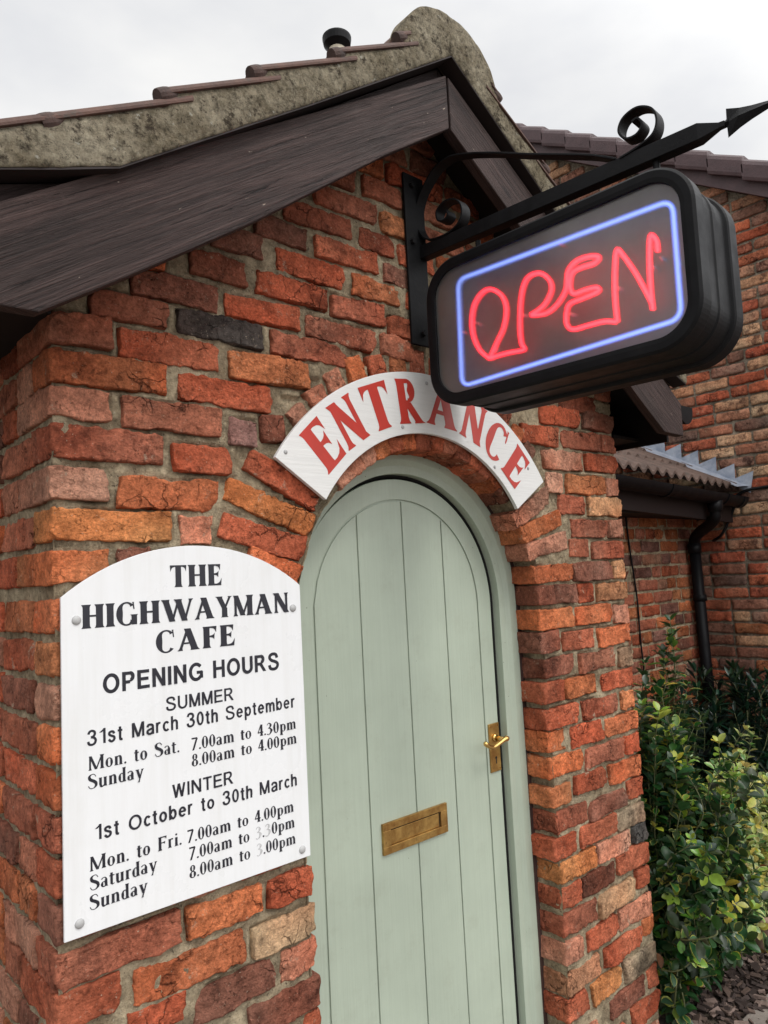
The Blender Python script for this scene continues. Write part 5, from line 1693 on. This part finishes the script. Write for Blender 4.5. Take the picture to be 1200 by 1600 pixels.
def col_dark(p, t):
    base = G_((.012, .036, .012), (.032, .080, .024))
    k = cluster(p, t, .36 if t > .95 else .10, lime)
    if k is not None:
        g = G_(*k); return g, (g * 1.1 if random.random() < .6 else G_((.42, .40, .06), (.60, .54, .14)))
    x = random.random()
    if x > .975: g = G_((.12, .055, .02), (.24, .13, .05)); return g, g
    if x < .78: return base, base * 1.15
    return base * 1.6, G_((.38, .36, .05), (.55, .50, .12))
def col_var(p, t):
    k = cluster(p, t, .30, lambda: ((.42, .42, .08), (.62, .56, .18)))
    if k is not None:
        g = G_(*k); return g, g * 1.15
    x = random.random()
    if x < .80: return G_((.20, .32, .09), (.38, .48, .18)), G_((.68, .66, .28), (.82, .78, .46))
    return G_((.05, .11, .03), (.09, .18, .05)), G_((.2, .28, .08), (.3, .4, .14))
def col_deep(p, t):
    b = G_((.008, .022, .014), (.022, .052, .028)); return b, b * 1.2
# tall dark evergreen against the porch corner
ST = []
for i in range(210):
    bx = min(max(random.gauss(2.33, .13), 2.10), 2.6); by = min(max(0.02, random.gauss(.20, .12)), .5)
    dx, dy = random.gauss(0, .15), random.gauss(-.04, .12)
    h = random.uniform(.20, 1.02) * (1.0 - .5 * abs(dx) / .5)
    ST.append(stem((bx, by, 0.0), (min(max(2.05, bx + dx), 2.62 - (.10 if h > .35 else 0)), max(-.12, by + dy), h)))
    if random.random() < .8:
        z0 = random.uniform(.03, .5)
        ST.append(stem((bx + dx * .4, by + dy * .4, z0), (min(max(2.04, bx + dx + random.gauss(0, .13)), 2.64), max(-.14, by + dy - random.uniform(0, .18)), z0 + random.uniform(.02, .26))))
for (bx, by, tx, ty, tz) in ((2.45, .2, 2.60, .16, 1.38), (2.46, .2, 2.57, .15, 1.31), (2.44, .2, 2.54, .17, 1.25), (2.42, .2, 2.50, .15, 1.20), (2.40, .2, 2.44, .12, 1.13), (2.5, .2, 2.66, .14, 1.10), (2.46, .2, 2.58, .12, 1.05), (2.35, .2, 2.36, .1, 1.0), (2.5, .2, 2.72, .12, .96), (2.3, .15, 2.27, .08, .88), (2.2, .1, 2.14, .03, .75), (2.45, .2, 2.53, .1, .96), (2.2, .15, 2.18, .06, .98), (2.25, .2, 2.24, .12, 1.10), (2.3, .2, 2.32, .08, 1.14), (2.36, .2, 2.40, .18, 1.22), (2.4, .2, 2.48, .2, 1.08), (2.3, .2, 2.30, .2, 1.02), (2.42, .2, 2.55, .22, 1.12), (2.2, .1, 2.12, .1, .90), (2.48, .22, 2.62, .22, 1.02), (2.5, .22, 2.68, .2, .98)):
    ST.append(stem((bx, by, .1), (tx, ty, tz), .02, 9))
for i in range(26):
    tx = random.uniform(2.10, 2.56); ty = random.uniform(-.02, .24)
    ST.append(stem((2.34 + random.gauss(0, .08), .2, .1), (tx, ty, random.uniform(.80, 1.16) - .25 * abs(tx - 2.36)), .025, 9))
shrub('evergreen_shrub', 'tall dark green glossy leaved shrub growing against the right corner of the porch', ST, (.034, 3, (.028, .068), .60, col_dark), .004, (2.38, .2, 0))
# variegated shrub
ST = []
for i in range(210):
    bx = random.gauss(2.97, .15); by = random.gauss(.17, .12)
    dx, dy = random.gauss(0, .20), random.gauss(-.08, .14)
    h = random.uniform(.14, .70) * (1.0 - .45 * abs(dx) / .6)
    ST.append(stem((bx, max(.03, by), 0.0), (max(2.66, bx + dx), max(-.03, by + dy), h)))
for (tx, ty, tz) in ((3.30, .18, .80), (3.10, .12, .72), (2.85, .14, .72), (3.42, .2, .74), (3.0, .1, .68), (2.92, .1, .74)):
    ST.append(stem((3.02, .24, .1), (tx, ty, tz), .02, 9))
shrub('variegated_shrub', 'yellow and cream variegated shrub spreading in front of the house wall', ST, (.030, 3, (.032, .052), .58, col_var), .003, (3.0, .25, 0))
# dark narrow-leaved shrub behind
ST = []
for i in range(80):
    bx = random.gauss(3.82, .17); by = random.gauss(.50, .11)
    dx, dy = random.gauss(0, .16), random.gauss(-.03, .12)
    ST.append(stem((min(bx, 4.2), min(by, .72), 0.0), (min(bx + dx, 4.22), min(by + dy, .74), random.uniform(.4, .98))))
shrub('laurel_shrub', 'dark narrow leaved shrub against the foot of the house wall', ST, (.05, 4, (.08, .13), .24, col_deep, .8), .005, (3.82, .5, 0))

# terracotta pot half hidden under the shrub
pot = thing('plant_pot', 'small empty buff rimmed flower pot on the bark beside the shrubs', 'pot', (2.84, -0.015, 0.0))
mb = MB()
pr = [(0.052, 0.0), (0.070, 0.115), (0.078, 0.118), (0.080, 0.148), (0.066, 0.150), (0.064, 0.120), (0.048, 0.02), (0.0, 0.02)]
n = 28
V = [(2.84 + r * math.cos(2 * math.pi * a / n), -0.015 + r * math.sin(2 * math.pi * a / n), z) for r, z in pr for a in range(n)]
F = [(i * n + a, i * n + (a + 1) % n, (i + 1) * n + (a + 1) % n, (i + 1) * n + a) for i in range(len(pr) - 1) for a in range(n)]
mb.add(V, F)
mb.build('pot', paint_mat('buff_clay', (.30, .20, .14), 0.8, 0.2, 0.4, 20, .3), pot, True)
